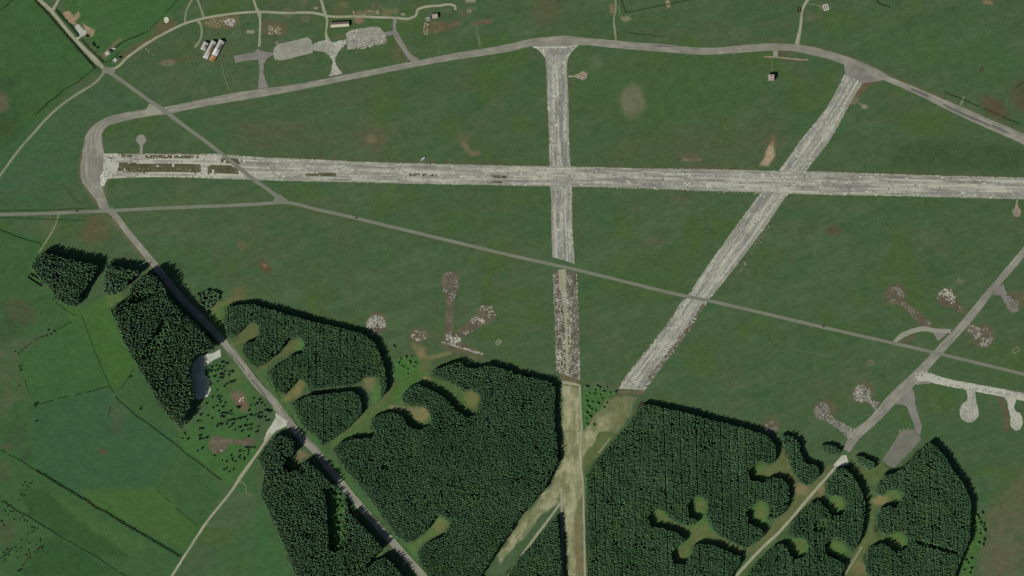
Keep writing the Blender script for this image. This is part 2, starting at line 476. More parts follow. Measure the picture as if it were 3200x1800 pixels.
YOUNG = {'c': [t(0,2,"1640,320 1720,380 1640,560 1540,690 1400,740 1330,680 1440,620 1540,500"), t(0,2,"1300,60 1500,20 1560,60 1400,160 1330,150")],
         'h': [t(1,3,"740,520 900,600 960,800 930,1000 900,1150 800,1200 740,1180 760,900")],
         'g': [t(1,3,"1270,320 1340,310 1340,370 1260,370")],
         'n': [t(3,3,"470,880 570,880 580,970 500,1000 450,1000")],
         'o': [t(3,3,"1470,1085 1520,1080 1900,1200 1890,1225 1480,1115")]}

# ------------------------------------------------------------------ ground
def build_ground():
    gx = np.concatenate([[-14000, -6000, -3000, -1800, -1200], np.arange(-1060, 1060.1, 2.6), [1200, 1800, 3000, 6000, 14000]])
    gy = np.concatenate([[-14000, -6000, -3000, -1600, -720], np.arange(-606, 606.1, 2.6), [720, 1600, 3000, 6000, 14000]])
    X, Y = np.meshgrid(gx, gy, indexing='ij')
    nx, ny = X.shape
    X = X.ravel(); Y = Y.ravel()
    wx = X + (fbm(X, Y, 26, 5) - 0.5) * 16; wy = Y + (fbm(X, Y, 26, 9) - 0.5) * 16
    n1 = fbm(X, Y, 120, 1); n2 = fbm(X, Y, 45, 2); n3 = fbm(X + Y * 0.3, Y * 2.0, 60, 4); n4 = fbm(X, Y, 14, 6, 3)
    def mix(C, c, m):
        return C * (1 - m[:, None]) + np.asarray(c)[None] * m[:, None]
    def band(v, a, b):
        q = np.clip((v - a) / (b - a), 0, 1); return q * q * (3 - 2 * q)
    C = np.broadcast_to(A(69, 91, 59), (len(X), 3)).copy()
    C = mix(C, A(75, 90, 61), band(n1 * 0.6 + n2 * 0.4, 0.48, 0.66))
    C = mix(C, A(63, 91, 58), band(n3, 0.52, 0.72) * 0.8)
    ca5, sa5 = cos(0.32), sin(0.32)
    n5 = fbm((X * ca5 + Y * sa5) / 7, -X * sa5 + Y * ca5, 7, 15, 3)
    n6 = fbm((X * ca5 + Y * sa5) / 4, -X * sa5 + Y * ca5, 22, 16, 3)
    C = mix(C, A(77, 95, 67), band(n6, 0.52, 0.7) * 0.5)
    C *= (0.90 + 0.20 * n5)[:, None]
    C = mix(C, A(68, 92, 48), band(fbm(X, Y, 70, 12), 0.55, 0.75) * 0.7)
    def P(poly, c, soft=6, a=1.0, warp=True, brk=0.0, seed=0):
        nonlocal C
        q = np.asarray([p[:2] for p in poly]); lo = q.min(0) - soft - 20; hi = q.max(0) + soft + 20
        s = np.where((X > lo[0]) & (X < hi[0]) & (Y > lo[1]) & (Y < hi[1]))[0]
        if len(s) == 0: return
        xx, yy = (wx[s], wy[s]) if warp else (X[s], Y[s])
        d = polydist(poly, xx, yy); d = np.where(inside(poly, xx, yy), d, -d)
        m = band(d, -soft, soft) * a
        if brk: m = m * (1 - brk * band(fbm(X[s], Y[s], 12, 30 + seed), 0.38, 0.62))
        C[s] = C[s] * (1 - m[:, None]) + np.asarray(c)[None] * m[:, None]
    def E(c, r, col, a=1.0, sq=1.0, soft=0.5, brk=0.0, ang=0.0):
        r = r * TU
        s = np.where((abs(X - c[0]) < r * 2.5) & (abs(Y - c[1]) < r * 2.5))[0]
        dx = wx[s] - c[0]; dy = wy[s] - c[1]
        ca, sa = cos(ang), sin(ang)
        dd = np.hypot(dx * ca + dy * sa, (-dx * sa + dy * ca) / sq) / r
        m = (1 - band(dd, 1 - soft, 1 + soft)) * a
        if brk: m = m * (1 - brk * band(fbm(X[s], Y[s], 9, 41), 0.38, 0.62))
        C[s] = C[s] * (1 - m[:, None]) + np.asarray(col)[None] * m[:, None]
    def Lw(pts, wid, col, a=1.0, brk=0.0):
        wid = wid * TU
        q = np.asarray([p[:2] for p in pts]); lo = q.min(0) - wid * 2 - 8; hi = q.max(0) + wid * 2 + 8
        s = np.where((X > lo[0]) & (X < hi[0]) & (Y > lo[1]) & (Y < hi[1]))[0]
        d = polydist(pts, X[s], Y[s], False) + (fbm(X[s], Y[s], 9, 3) - 0.5) * wid * 0.7
        m = (1 - band(d, wid * 0.25, wid * 0.9)) * a
        if brk: m = m * (1 - brk * band(fbm(X[s], Y[s], 12, 21), 0.4, 0.6))
        C[s] = C[s] * (1 - m[:, None]) + np.asarray(col)[None] * m[:, None]
    # fields beyond the airfield
    P(f("-60,-60 95,-20 258,165 150,250 90,310 -60,440"), A(57, 92, 50), 5, 0.85)
    P(f("130,-40 480,-40 430,60 350,105 268,160"), A(60, 98, 52), 5, 0.7)
    P(f("-60,190 40,190 60,330 20,400 -60,430"), A(52, 78, 46), 12, 0.7, brk=0.4)
    P(f("260,190 380,275 220,300 200,420 100,560 -60,560 -60,430 120,280"), A(60, 92, 60), 8, 0.6)
    P(f("-60,560 110,600 90,680 110,720 210,790 290,790 330,900 455,1090 560,1240 420,1480 -60,1480"), A(58, 91, 52), 6, 0.9)
    P(t(0,2,"640,200 810,210 1060,80 1160,330 1300,640 1400,760 1330,830 1130,1000"), A(65, 99, 49), 4, 0.8)
    P(t(0,2,"200,650 560,440 800,280 1090,990 340,1180 290,1060"), A(60, 95, 52), 3, 0.65)
    P(t(0,2,"340,1200 1100,1010 1370,1290 1740,1449") + t(0,3,"1740,180 1540,520 900,690 450,430 330,330"), A(56, 90, 58), 3, 0.75)
    P(t(0,3,"800,560 1580,560 1990,950 1850,1200 1060,800 880,700"), A(67, 97, 49), 6, 0.8)
    P(t(0,3,"180,600 420,560 1100,1060 1300,1260 990,1260 540,1000 300,850"), A(48, 80, 42), 5, 0.75)
    P(t(0,3,"500,560 700,680 1500,1150 1300,1240 900,960 700,800"), A(66, 98, 54), 5, 0.65)
    P(t(0,3,"560,1040 1230,1449 200,1449 420,1120"), A(48, 80, 43), 5, 0.8)
    P(t(0,3,"2340,620 2576,300 2576,1480 1750,1480") + t(1,3,"380,1480 260,1100 90,780 0,600"), A(58, 93, 54), 5, 0.8)
    P(t(0,3,"2050,1449 2576,760") + t(1,3,"300,1449 120,1449"), A(57, 94, 57), 8, 0.5)
    # moor and boggy ground
    E(t(0,2,"200,250")[0], 170, A(76, 76, 54), 0.8, 0.7, brk=0.3, ang=-0.5)
    E(t(0,2,"60,430")[0], 160, A(58, 74, 50), 0.7, 0.8, brk=0.4)
    P(t(0,2,"-40,560 330,470 560,420 200,640 180,760 280,1100 120,1200 -40,1300"), A(84, 92, 66), 10, 0.65, brk=0.5)
    E(t(0,3,"170,40")[0], 120, A(60, 78, 52), 0.7, brk=0.4); E(t(0,3,"60,150")[0], 80, A(86, 80, 60), 0.6, 0.5, brk=0.3)
    E(t(0,3,"270,230")[0], 70, A(56, 78, 50), 0.8); E(t(0,3,"1040,180")[0], 45, A(86, 80, 54), 0.9, 0.6)
    E(t(0,3,"50,1000")[0], 120, A(76, 80, 56), 0.6); E(t(0,3,"20,400")[0], 90, A(78, 82, 60), 0.6)
    E(t(0,2,"1200,1380")[0], 60, A(70, 84, 58), 0.7, 1.6); E(t(0,2,"1180,1230")[0], 90, A(78, 90, 64), 0.5)
    E(t(0,0,"20,1030")[0], 75, A(96, 90, 72), 0.85, 1.3); E(t(0,0,"320,1090")[0], 120, A(60, 82, 48), 0.6, 0.6, brk=0.4)
    E(t(0,0,"60,1290")[0], 110, A(64, 72, 44), 0.6, 0.6)
    P(t(3,3,"2560,380 2200,830 2190,1000 2120,1480 2620,1480 2620,300"), A(92, 92, 66), 14, 0.8, brk=0.45)
    E(t(3,3,"2330,1260")[0], 180, A(92, 90, 68), 0.6, 0.8, brk=0.35)
    P(f("2240,400 2300,350 2620,380 2620,430 2260,425"), A(60, 76, 46), 12, 0.75, brk=0.3)
    E(f("2500,270")[0], 160, A(88, 70, 52), 0.7, 0.5, ang=-0.6); E(f("2570,240")[0], 120, A(80, 74, 52), 0.75, 1.4)
    P(f("1450,130 1900,140 1930,240 1780,330 1560,330 1440,280"), A(64, 92, 52), 30, 0.45)
    P(f("1600,330 1960,300 1960,420 1480,410"), A(78, 86, 62), 30, 0.5)
    P(f("2060,90 2500,60 2580,200 2300,180"), A(64, 96, 58), 40, 0.5)
    P(f("560,300 1000,320 960,390 600,380"), A(80, 88, 61), 14, 0.5); E(t(1,0,"150,1330")[0], 260, A(82, 86, 60), 0.45, 0.5)
    P(f("1300,470 1380,480 1370,620 1100,560 1000,500"), A(64, 90, 55), 20, 0.4)
    P(f("1560,640 1760,620 1680,760 1480,740"), A(68, 92, 48), 20, 0.5)
    P(f("330,590 390,690 560,730 520,620"), A(62, 92, 54), 20, 0.4)
    # bare and worn patches
    E(t(2,0,"1210,1010")[0], 125, A(108, 108, 84), 0.85, 1.25, 0.3, brk=0.2); E(t(2,0,"850,640")[0], 80, A(94, 106, 78), 0.5)
    E(t(1,0,"1170,1400")[0], 58, A(122, 108, 84), 0.9, 0.75); E(t(1,0,"1200,1390")[0], 120, A(90, 84, 62), 0.5)
    Lw(t(1,1,"2080,-10 2130,60 2180,100 2240,90"), 40, A(114, 102, 80), 0.85); E(t(1,1,"2090,-60")[0], 70, A(100, 92, 70), 0.5)
    P(t(3,1,"-90,240 -40,120 10,30 60,-60 75,40 70,130 30,170 0,220 -100,230"), A(158, 142, 116), 3, 0.95, brk=0.15)
    P(t(3,0,"-60,1449 60,1340 110,1449"), A(104, 92, 68), 5, 0.6); Lw(t(2,1,"1720,155 1900,160"), 14, A(130, 118, 92), 0.8); E(t(2,1,"1780,130")[0], 90, A(96, 88, 66), 0.5, 0.5)
    E(t(1,1,"95,1230")[0], 52, A(92, 76, 52), 0.9); E(t(1,1,"100,1220")[0], 16, A(128, 112, 92), 0.9)
    E(t(0,1,"960,860")[0], 130, A(92, 82, 58), 0.75, 1.3, ang=-0.6, brk=0.2); E(t(0,1,"500,830")[0], 90, A(86, 96, 66), 0.6, 1.2)
    E(t(0,1,"2430,1010")[0], 50, A(98, 90, 62), 0.6); E(t(3,1,"660,870")[0], 60, A(86, 76, 54), 0.7)
    E(t(3,1,"1600,950")[0], 160, A(84, 96, 70), 0.5, 0.7, ang=0.7); E(t(2,1,"1700,560")[0], 80, A(86, 92, 66), 0.5, 0.5)
    E(t(2,1,"1420,990")[0], 130, A(88, 90, 64), 0.5, 0.5); E(t(3,1,"1925,1370")[0], 26, A(110, 112, 86), 0.7)
    Lw(t(0,0,"1240,560 1480,430 1750,250"), 60, A(90, 86, 60), 0.7); E(t(0,0,"1650,260")[0], 120, A(94, 86, 62), 0.7, 0.5, ang=0.5)
    P(t(0,0,"640,130 700,120 740,180 790,130 800,160 740,220 760,260 870,330 850,280 830,250 940,290 930,350 880,360 800,330 720,230 660,190"), A(160, 138, 104), 3, 0.95)
    P(t(0,0,"1000,540 1210,370 1240,400 1140,480 1090,560 1030,590"), A(104, 98, 76), 3, 0.85)
    P(t(0,0,"2040,230 2150,190 2400,150 2420,220 2300,280 2120,290 2060,260"), A(108, 98, 74), 4, 0.9, brk=0.3)
    P(t(1,0,"60,200 180,190 330,240 300,350 80,350"), A(96, 86, 62), 5, 0.8, brk=0.3)
    E(t(1,0,"860,90")[0], 70, A(92, 92, 62), 0.7, 1.2); E(t(1,0,"1030,200")[0], 40, A(136, 110, 88), 0.8)
    P(t(1,0,"980,105 1210,105 1230,155 980,150"), A(108, 94, 68), 3, 0.85); P(t(1,0,"1280,95 1430,95 1430,145 1270,145"), A(108, 102, 74), 3, 0.75)
    P(t(1,0,"1700,215 1870,205 1890,250 2060,210 2060,260 1860,320 1730,345 1690,340"), A(96, 84, 62), 4, 0.85, brk=0.15)
    P(t(1,0,"2200,215 2340,190 2360,235 2210,260"), A(104, 88, 66), 3, 0.9); P(t(1,0,"2000,220 2060,220 2050,250 1990,260"), A(104, 84, 62), 3, 0.7)
    P(t(1,0,"740,390 900,350 890,390 770,420"), A(98, 92, 66), 3, 0.7); E(t(1,0,"1600,20")[0], 90, A(78, 88, 62), 0.5)
    E(t(1,0,"1480,540")[0], 90, A(96, 88, 64), 0.5, 1.3, ang=0.9); Lw(t(1,0,"2230,270 2225,340 2250,430 2250,470"), 14, A(120, 132, 104), 0.7, brk=0.5)
    Lw(t(1,0,"1790,320 1830,400 1835,540"), 30, A(84, 98, 68), 0.6)
    P(t(3,0,"940,830 1160,815 1050,870 930,960 860,1000 840,940"), A(98, 84, 66), 3, 0.9); E(t(3,0,"870,1020")[0], 60, A(122, 108, 90), 0.7, 0.5, ang=0.5)
    Lw(t(3,0,"920,1040 980,1080"), 12, A(140, 136, 110), 0.8); E(t(3,0,"985,1090")[0], 25, A(136, 130, 108), 0.9)
    E(t(3,0,"180,540")[0], 110, A(92, 84, 64), 0.7, 0.3); E(t(3,0,"2220,20")[0], 40, A(130, 108, 82), 0.8, 0.7)
    E(t(3,0,"430,170")[0], 100, A(90, 92, 68), 0.5, 0.6); E(t(3,0,"580,60")[0], 50, A(108, 100, 82), 0.7)
    E(t(2,0,"1150,190")[0], 40, A(130, 124, 98), 0.8, 0.6); Lw(t(2,0,"1070,60 1100,180 1150,195"), 10, A(118, 124, 94), 0.7); E(t(2,0,"1015,90")[0], 30, A(126, 110, 88), 0.7, 2.0)
    Lw(t(2,0,"1570,10 1575,60"), 30, A(150, 132, 104), 0.8); E(t(2,0,"350,100")[0], 160, A(88, 86, 60), 0.6)
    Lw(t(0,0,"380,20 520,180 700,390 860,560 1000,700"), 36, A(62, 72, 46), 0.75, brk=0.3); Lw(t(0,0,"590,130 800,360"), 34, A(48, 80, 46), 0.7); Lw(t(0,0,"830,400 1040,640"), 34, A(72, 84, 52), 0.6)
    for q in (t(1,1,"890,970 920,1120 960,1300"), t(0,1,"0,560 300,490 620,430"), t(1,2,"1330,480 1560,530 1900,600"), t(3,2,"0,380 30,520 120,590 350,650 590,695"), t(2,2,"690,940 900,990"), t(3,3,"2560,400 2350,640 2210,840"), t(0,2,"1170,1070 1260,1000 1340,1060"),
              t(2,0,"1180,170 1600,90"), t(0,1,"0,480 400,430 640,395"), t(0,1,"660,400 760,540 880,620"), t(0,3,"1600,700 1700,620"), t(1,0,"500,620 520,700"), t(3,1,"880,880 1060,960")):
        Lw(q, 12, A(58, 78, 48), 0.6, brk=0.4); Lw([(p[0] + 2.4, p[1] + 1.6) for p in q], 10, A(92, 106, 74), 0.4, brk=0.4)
    Lw(t(0,0,"1300,600 1700,500 1980,420"), 26, A(88, 88, 62), 0.4, brk=0.5); Lw(t(0,0,"1700,620 1850,600 1960,560"), 30, A(90, 86, 62), 0.5, brk=0.4); E(t(0,0,"1690,630")[0], 70, A(104, 96, 74), 0.8, 0.45); E(t(0,0,"2180,500")[0], 200, A(84, 92, 62), 0.5, 0.7)
    for c_, r_ in (("500,185", 50), ("600,80", 40), ("330,130", 60), ("480,20", 50), ("900,60", 40), ("1220,60", 60), ("1480,215", 40), ("2120,110", 70), ("1930,110", 40), ("2160,10", 60)):
        E(t(1,0,c_)[0], r_, A(104, 100, 76), 0.7, 0.6, 0.5, brk=0.5)
    # runway verges
    for q, wd in ((t(1,1,"0,120 380,122 1000,160 1700,180 2576,200"), 34), (t(2,1,"0,205 380,215"), 26), (t(2,1,"660,215 1200,235 1900,235 2500,260"), 30),
                  (t(3,1,"430,262 1200,290 2576,325"), 30), (t(2,1,"615,430 640,1180"), 34), (t(2,0,"590,560 590,1449"), 26), (t(2,0,"330,600 355,1449"), 22)):
        Lw(q, wd, A(86, 80, 56), 0.6, brk=0.6)
    Lw(t(0,1,"1050,60 1035,100 1120,330 1060,420 1060,560"), 24, A(96, 96, 66), 0.6)
    Lw(t(0,1,"820,100 800,300 850,430 990,620"), 24, A(102, 94, 70), 0.7)
    Lw(t(0,1,"1140,760 1300,960 1560,1260"), 46, A(104, 96, 74), 0.7)
    Lw(t(3,0,"0,430 260,440 600,500 900,600 1250,770 2576,1330"), 26, A(92, 90, 66), 0.55)
    Lw(t(1,1,"0,630 230,610 600,680 1500,890 2576,1145"), 26, A(76, 84, 52), 0.6); Lw(t(3,2,"0,250 1250,535"), 26, A(70, 84, 50), 0.6)
    for c, r in (("1280,70", 105), ("1800,100", 110), ("2160,490", 115), ("2490,120", 110), ("950,1050", 100), ("590,1230", 110), ("30,1390", 90)):
        E(t(3,2,c)[0], r, A(96, 86, 66), 0.7, 1.0, 0.3)
    Lw(t(3,2,"1340,150 1500,280 1620,400"), 70, A(98, 86, 66), 0.7); Lw(t(3,2,"1850,160 1960,230"), 60, A(98, 86, 66), 0.6); Lw(t(3,2,"1340,560 1450,490"), 60, A(96, 84, 62), 0.6)
    Lw(t(3,2,"2000,380 2160,480"), 90, A(96, 84, 64), 0.5); Lw(t(3,2,"2330,1090 2400,1250 2400,1420"), 50, A(98, 84, 66), 0.7)
    E(t(1,2,"1210,350")[0], 115, A(98, 88, 70), 0.8, 1.0, 0.25); E(t(1,2,"1640,480")[0], 100, A(98, 86, 66), 0.75, 0.75, 0.3)
    P(t(1,2,"1560,560 1710,600 1720,700 1640,720 1620,640"), A(120, 112, 80), 4, 0.85, brk=0.3); Lw(t(1,2,"1700,720 1950,650"), 40, A(116, 114, 76), 0.8)
    P(t(1,2,"1870,550 2300,690 2280,720 1860,610"), A(94, 88, 66), 3, 0.8)
    Lw(t(1,2,"1700,760 1640,860 1480,960 1380,1060 1330,1130 1240,1200"), 95, A(89, 98, 60), 0.9, brk=0.15)
    # woodland floor, rides and clearings
    hull = t(1,2,"1240,1200 1320,1120 1400,960 1640,860 1760,830 2400,1100 1700,1449 1000,1449 880,1449 1000,1380")
    P(hull, A(72, 98, 54), 6, 0.8)
    Lw(t(1,2,"1230,1200 1050,1330 900,1449 800,1560"), 90, A(84, 100, 58), 0.8)
    P(t(1,2,"1050,920 1130,890 1250,980 1250,1100 1190,1170 1150,1040"), A(74, 108, 56), 5, 0.9); E(t(1,2,"1140,960")[0], 50, A(116, 106, 76), 0.7, 1.6)
    P(f("980,1010 1000,960 1010,900 1060,905 1050,960"), A(70, 104, 52), 6, 0.8)
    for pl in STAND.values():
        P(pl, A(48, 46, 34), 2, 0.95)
    P(t(2,3,"740,-40 1400,-40 2576,300 2576,1449 740,1449"), A(70, 98, 52), 8, 0.25)
    for c, r, sq, an in (("1890,740", 80, 1.0, 0), ("1470,850", 85, 0.8, -0.6), ("1880,1010", 130, 0.9, 0), ("1700,1220", 80, 1.0, 0), ("2510,400", 95, 0.6, 0), ("2500,820", 90, 1.0, -0.6)):
        E(t(2,3,c)[0], r * 1.25, A(74, 108, 54), 0.9, sq, 0.3, ang=an); E(t(2,3,c)[0], r * 0.72, A(96, 99, 64), 0.8, sq, 0.45, brk=0.4, ang=an)
    Lw(t(2,3,"1950,1020 2150,1110 2330,1190 2470,1190"), 60, A(89, 98, 60), 0.9); Lw(t(2,3,"1500,860 1700,960 1800,1010"), 50, A(89, 98, 60), 0.8); Lw(t(2,3,"1740,1180 1830,1090"), 60, A(89, 98, 60), 0.8)
    P(t(3,3,"-20,340 60,320 130,230 160,130 230,360 330,540 420,540 540,430 590,330 660,340 600,420 520,540 600,520 570,620 600,640 500,680 380,720 230,900 0,1160 -200,1260 -100,1080 120,850 240,740 250,560 200,440 -100,420"), A(92, 100, 62), 4, 0.9)
    E(t(3,3,"330,580")[0], 70, A(130, 116, 86), 0.7); E(t(3,3,"530,580")[0], 45, A(132, 118, 86), 0.7)
    for c, r in (("690,720", 95), ("300,1150", 100), ("690,1170", 90), ("1290,1090", 95), ("1250,640", 95)):
        E(t(3,3,c)[0], r, A(76, 112, 54), 0.9, 0.9, 0.25); E(t(3,3,c)[0], r * 0.6, A(96, 99, 64), 0.75, 0.9, 0.45, brk=0.4)
    P(t(3,3,"830,340 900,420 990,560 1020,700 1180,660 1150,730 1060,780 1060,960 1110,1050 1180,1070 1040,1120 960,1240 930,1330 860,1449 760,1449 800,1300 900,1180 1000,1000 1030,840 1020,700 980,560 880,420"), A(92, 100, 62), 4, 0.9)
    E(t(3,3,"1120,690")[0], 80, A(132, 122, 82), 0.85, 0.5, brk=0.2); E(t(3,3,"930,1380")[0], 60, A(116, 104, 70), 0.7)
    P(t(3,3,"790,230 900,220 1100,300 1270,380 1160,420 1090,500 1000,520 900,390"), A(86, 100, 58), 5, 0.8)
    for q in (t(0,2,"2440,470 2500,390 2576,380"), ):
        Lw(q, 80, A(89, 98, 60), 0.9)
    P(t(0,2,"2290,550 2410,500 2490,390 2576,360") + t(1,2,"40,400 20,470") + t(0,2,"2500,540 2330,580"), A(89, 98, 60), 4, 0.9)
    P(t(1,2,"0,820 120,740 240,650 330,520 420,485 440,540 440,630 330,650 200,700 60,850"), A(89, 98, 60), 4, 0.9); P(t(1,2,"430,490 490,540 470,650 400,640"), A(72, 112, 54), 4, 0.7)
    P(t(1,2,"230,1140 330,1060 420,930 470,930 480,1000 430,1080 290,1160"), A(120, 112, 70), 4, 0.85, brk=0.25)
    P(t(1,3,"735,130 930,0 1180,-10 950,30 800,120 740,200"), A(76, 108, 58), 4, 0.9)
    P(t(1,3,"1520,1150 1720,1020 1840,850 1940,880 1950,960 1880,1030 1720,1080 1600,1180 1560,1260"), A(84, 108, 58), 4, 0.9); E(t(1,3,"1850,960")[0], 60, A(116, 110, 74), 0.7, ang=0.7)
    E(t(1,2,"1660,1260")[0], 75, A(122, 116, 80), 0.9, 1.2, 0.3, brk=0.2); Lw(t(1,2,"1350,1200 1480,1210 1580,1230"), 34, A(116, 112, 84), 0.8)
    E(t(1,2,"2170,1120")[0], 80, A(108, 108, 66), 0.85, 1.2, 0.4); Lw(t(1,2,"1690,900 1750,920"), 20, A(130, 116, 90), 0.8)
    Lw(t(1,3,"560,60 700,240 1000,620 1350,1030 1600,1300 1740,1480"), 60, A(66, 104, 54), 0.75); Lw(t(1,2,"60,860 200,1060 330,1230 540,1449"), 70, A(70, 102, 56), 0.65)
    Lw(t(0,2,"2290,540 2400,660 2576,860"), 60, A(78, 100, 60), 0.6)
    P(t(1,3,"430,180 560,250 460,260 400,330 370,370 350,330 400,240"), A(112, 102, 74), 3, 0.9); E(t(1,3,"400,310")[0], 40, A(96, 106, 60), 0.7)
    P(HOLES['h'][0], A(64, 104, 52), 3, 0.9); P(HOLES['h'][1], A(70, 108, 56), 2, 0.9); P(YOUNG['c'][0], A(58, 88, 46), 3, 0.85)
    P(t(0,2,"2130,230 2230,150 2290,170 2260,330 2290,490 2200,430 2100,280"), A(78, 106, 56), 5, 0.8); Lw(t(0,2,"2140,220 2200,170 2330,120 2450,90"), 40, A(104, 104, 66), 0.7); E(t(0,2,"2400,50")[0], 80, A(92, 92, 62), 0.7)
    P(t(0,2,"1050,60 1170,40 1260,60 1230,140 1120,200 1060,180"), A(84, 106, 60), 4, 0.8)
    P(t(0,1,"310,1240 400,1120 480,1400 420,1449 300,1330"), A(66, 102, 50), 5, 0.7)
    P(t(2,2,"720,1000 1030,1040 720,1449 700,1449"), A(62, 104, 52), 4, 0.85)
    P(t(1,2,"1400,720 1620,700 1600,860 1480,900 1400,880"), A(64, 104, 50), 6, 0.85)
    P(t(0,2,"2060,780 2400,760 2560,960 2576,1449 1900,1449 2100,1080"), A(62, 98, 52), 5, 0.8)
    P(t(0,3,"1800,0 2576,0 2576,230 2320,540 1860,190"), A(62, 100, 50), 6, 0.8)
    E(t(0,2,"2400,1110")[0], 75, A(108, 92, 74), 0.9, 1.4, 0.3, ang=0.6); E(t(0,2,"2440,1200")[0], 50, A(104, 88, 68), 0.8)
    E(t(0,2,"2350,900")[0], 120, A(84, 98, 60), 0.6)
    P(t(3,3,"2090,790 2190,900 2200,1060 2100,1200 2060,1449 1900,1449 2010,1150 2060,1000"), A(66, 100, 48), 5, 0.85)
    # straw-coloured old runway south of the grassed end
    straw = A(158, 157, 122)
    for pl in (t(2,2,"500,960 690,985 705,1449 515,1449"), t(2,3,"515,-10 880,-20 800,80 740,140 720,400 730,700 745,1480 585,1480 560,1100 520,820 500,700 480,560 300,780 0,1130 -140,1280") + t(2,3,"-60,1060 120,840 330,610 490,350"),
               t(2,2,"1040,1070 1270,1120 1060,1449 740,1449 880,1250")):
        P(pl, A(106, 112, 78), 3, 0.95)
    for pl, q, a in ((t(2,2,"500,975 680,990 690,1449 520,1449"), 0.25, 0.95), (t(2,3,"520,0 690,0 690,330 700,600 640,760 640,1449 580,1449 550,1000 510,720 440,420 500,330"), 0.35, 0.9), (t(2,3,"490,400 480,690 300,850 120,1060 0,1180 -120,1340 -140,1240 0,1040 200,790"), 0.55, 0.8),
                     (t(2,2,"900,1300 1080,1200 1100,1260 960,1449 740,1449"), 0.6, 0.55), (t(2,3,"690,0 870,0 700,300"), 0.4, 0.9)):
        P(pl, straw, 3, a, brk=q, seed=5)
    for pl in (t(2,2,"500,960 690,985 705,1449 515,1449"), t(2,3,"515,-10 880,-20 740,140 720,400 745,1480 585,1480 520,820 480,560 300,780 -140,1280 -60,1060 330,610 490,350"), t(2,2,"1040,1070 1270,1120 1060,1449 740,1449 880,1250")):
        q = inside(pl, X, Y)
        C[q] *= (0.72 + 0.5 * fbm(X[q] * 2.2, Y[q] * 0.35, 9, 71, 3) + 0.12 * (rng.random(q.sum()) - 0.5))[:, None]
        g = np.where(q)[0]; gm = band(fbm(X[g] * 1.5, Y[g] * 0.5, 16, 72), 0.5, 0.64)[:, None] * 0.55
        C[g] = C[g] * (1 - gm) + A(98, 104, 66) * gm
    P(t(2,3,"1060,10 870,240 740,380 720,330 800,120 900,20"), A(92, 102, 62), 3, 0.8)
    P(t(2,3,"640,940 700,760 715,1400 640,1449"), A(118, 106, 76), 3, 0.8, brk=0.2)
    P(t(2,2,"450,850 690,900 690,975 500,935"), A(100, 92, 66), 3, 0.85); P(t(2,2,"1050,1020 1340,1040 1300,1080 1060,1050"), A(104, 92, 72), 3, 0.85)
    Lw(t(2,2,"690,930 860,970 1060,1010"), 14, A(92, 104, 68), 0.5)
    # fine grain
    C *= (0.86 + 0.28 * fbm(X, Y * 1.6, 10, 60, 3))[:, None] * (0.9 + 0.2 * n4)[:, None]
    C *= (0.95 + 0.1 * rng.random((len(X), 1)))
    V = np.stack([X, Y, np.zeros_like(X)], -1)
    i = np.arange(nx - 1)[:, None] * ny + np.arange(ny - 1)[None]
    F = np.stack([i, i + ny, i + ny + 1, i + 1], -1).reshape(-1, 4)
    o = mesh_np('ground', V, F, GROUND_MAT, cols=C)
    tag(o, 'rough green grassland of the old airfield and the fields round it', 'grassland', kind='structure')
build_ground()

# ------------------------------------------------------------------ runways
PALE = A(173, 173, 157); MIDC = A(146, 147, 135); GRYC = A(122, 122, 116); DRKC = A(102, 103, 86)
def conc(streak_ang_scale, base=0.5, seed=0, pale_t=None):
    def fn(s, tt, x, y):
        st = vnoise(s, tt * 200, 1, seed) * 0 + vnoise(s / 45.0, tt * 17, 1, seed) * 0.6 + vnoise(s / 120.0, tt * 8, 1, seed + 4) * 0.4
        v = base + (st - 0.5) * 1.8 + (fbm(x, y, 22, seed + 8) - 0.5) * 0.9 + rng.normal(-0.05, 0.14, len(s))
        if pale_t is not None: v = v + pale_t(s, tt)
        v = np.clip(v, 0, 1)[:, None]
        c = np.where(v < 0.5, GRYC + (MIDC - GRYC) * v * 2, MIDC + (PALE - MIDC) * (v - 0.5) * 2)
        d = rng.random(len(s)) < 0.035
        c = np.where(d[:, None], c * 0.4 + 0.6 * DRKC * (0.8 + 0.5 * rng.random((len(s), 1))), c)
        p = rng.random(len(s)) < 0.012
        return np.where(p[:, None], A(188, 186, 166), c)
    return fn

def full(p=0.97, edge=0.35, ew=0.05):
    def fn(s, tt, x, y):
        e = np.minimum(tt, 1 - tt)
        return np.where(e < ew, edge + (vnoise(x, y, 14, 2) - 0.5) * 1.2, p)
    return fn

# main east-west runway: western part with overgrown strips, then the long eastern part
pairs = [(t(0,1,"1040,95")[0], t(0,1,"1040,350")[0]), (t(0,1,"1400,95")[0], t(0,1,"1400,335")[0]), (t(0,1,"2270,105")[0], t(0,1,"2270,350")[0]), (t(1,1,"0,130")[0], t(1,1,"0,362")[0]),
         (t(1,1,"400,145")[0], t(1,1,"400,372")[0]), (t(1,1,"1000,175")[0], t(1,1,"1000,385")[0]), (t(1,1,"1700,195")[0], t(1,1,"1700,402")[0]), (t(1,1,"2576,217")[0], t(1,1,"2576,418")[0]),
         (t(2,1,"700,228")[0], t(2,1,"700,430")[0]), (t(2,1,"1250,243")[0], t(2,1,"1250,440")[0]), (t(2,1,"1900,250")[0], t(2,1,"1900,468")[0]), (t(2,1,"2576,266")[0], t(2,1,"2576,490")[0]),
         (t(3,1,"500,276")[0], t(3,1,"500,508")[0]), (t(3,1,"1300,303")[0], t(3,1,"1300,524")[0]), (t(3,1,"2576,337")[0], t(3,1,"2576,557")[0]), (t(3,1,"2900,346")[0], t(3,1,"2900,567")[0])]
L, R = strip_np(pairs, 4.0)
MAIN = np.concatenate([L, R[::-1]])[::2]
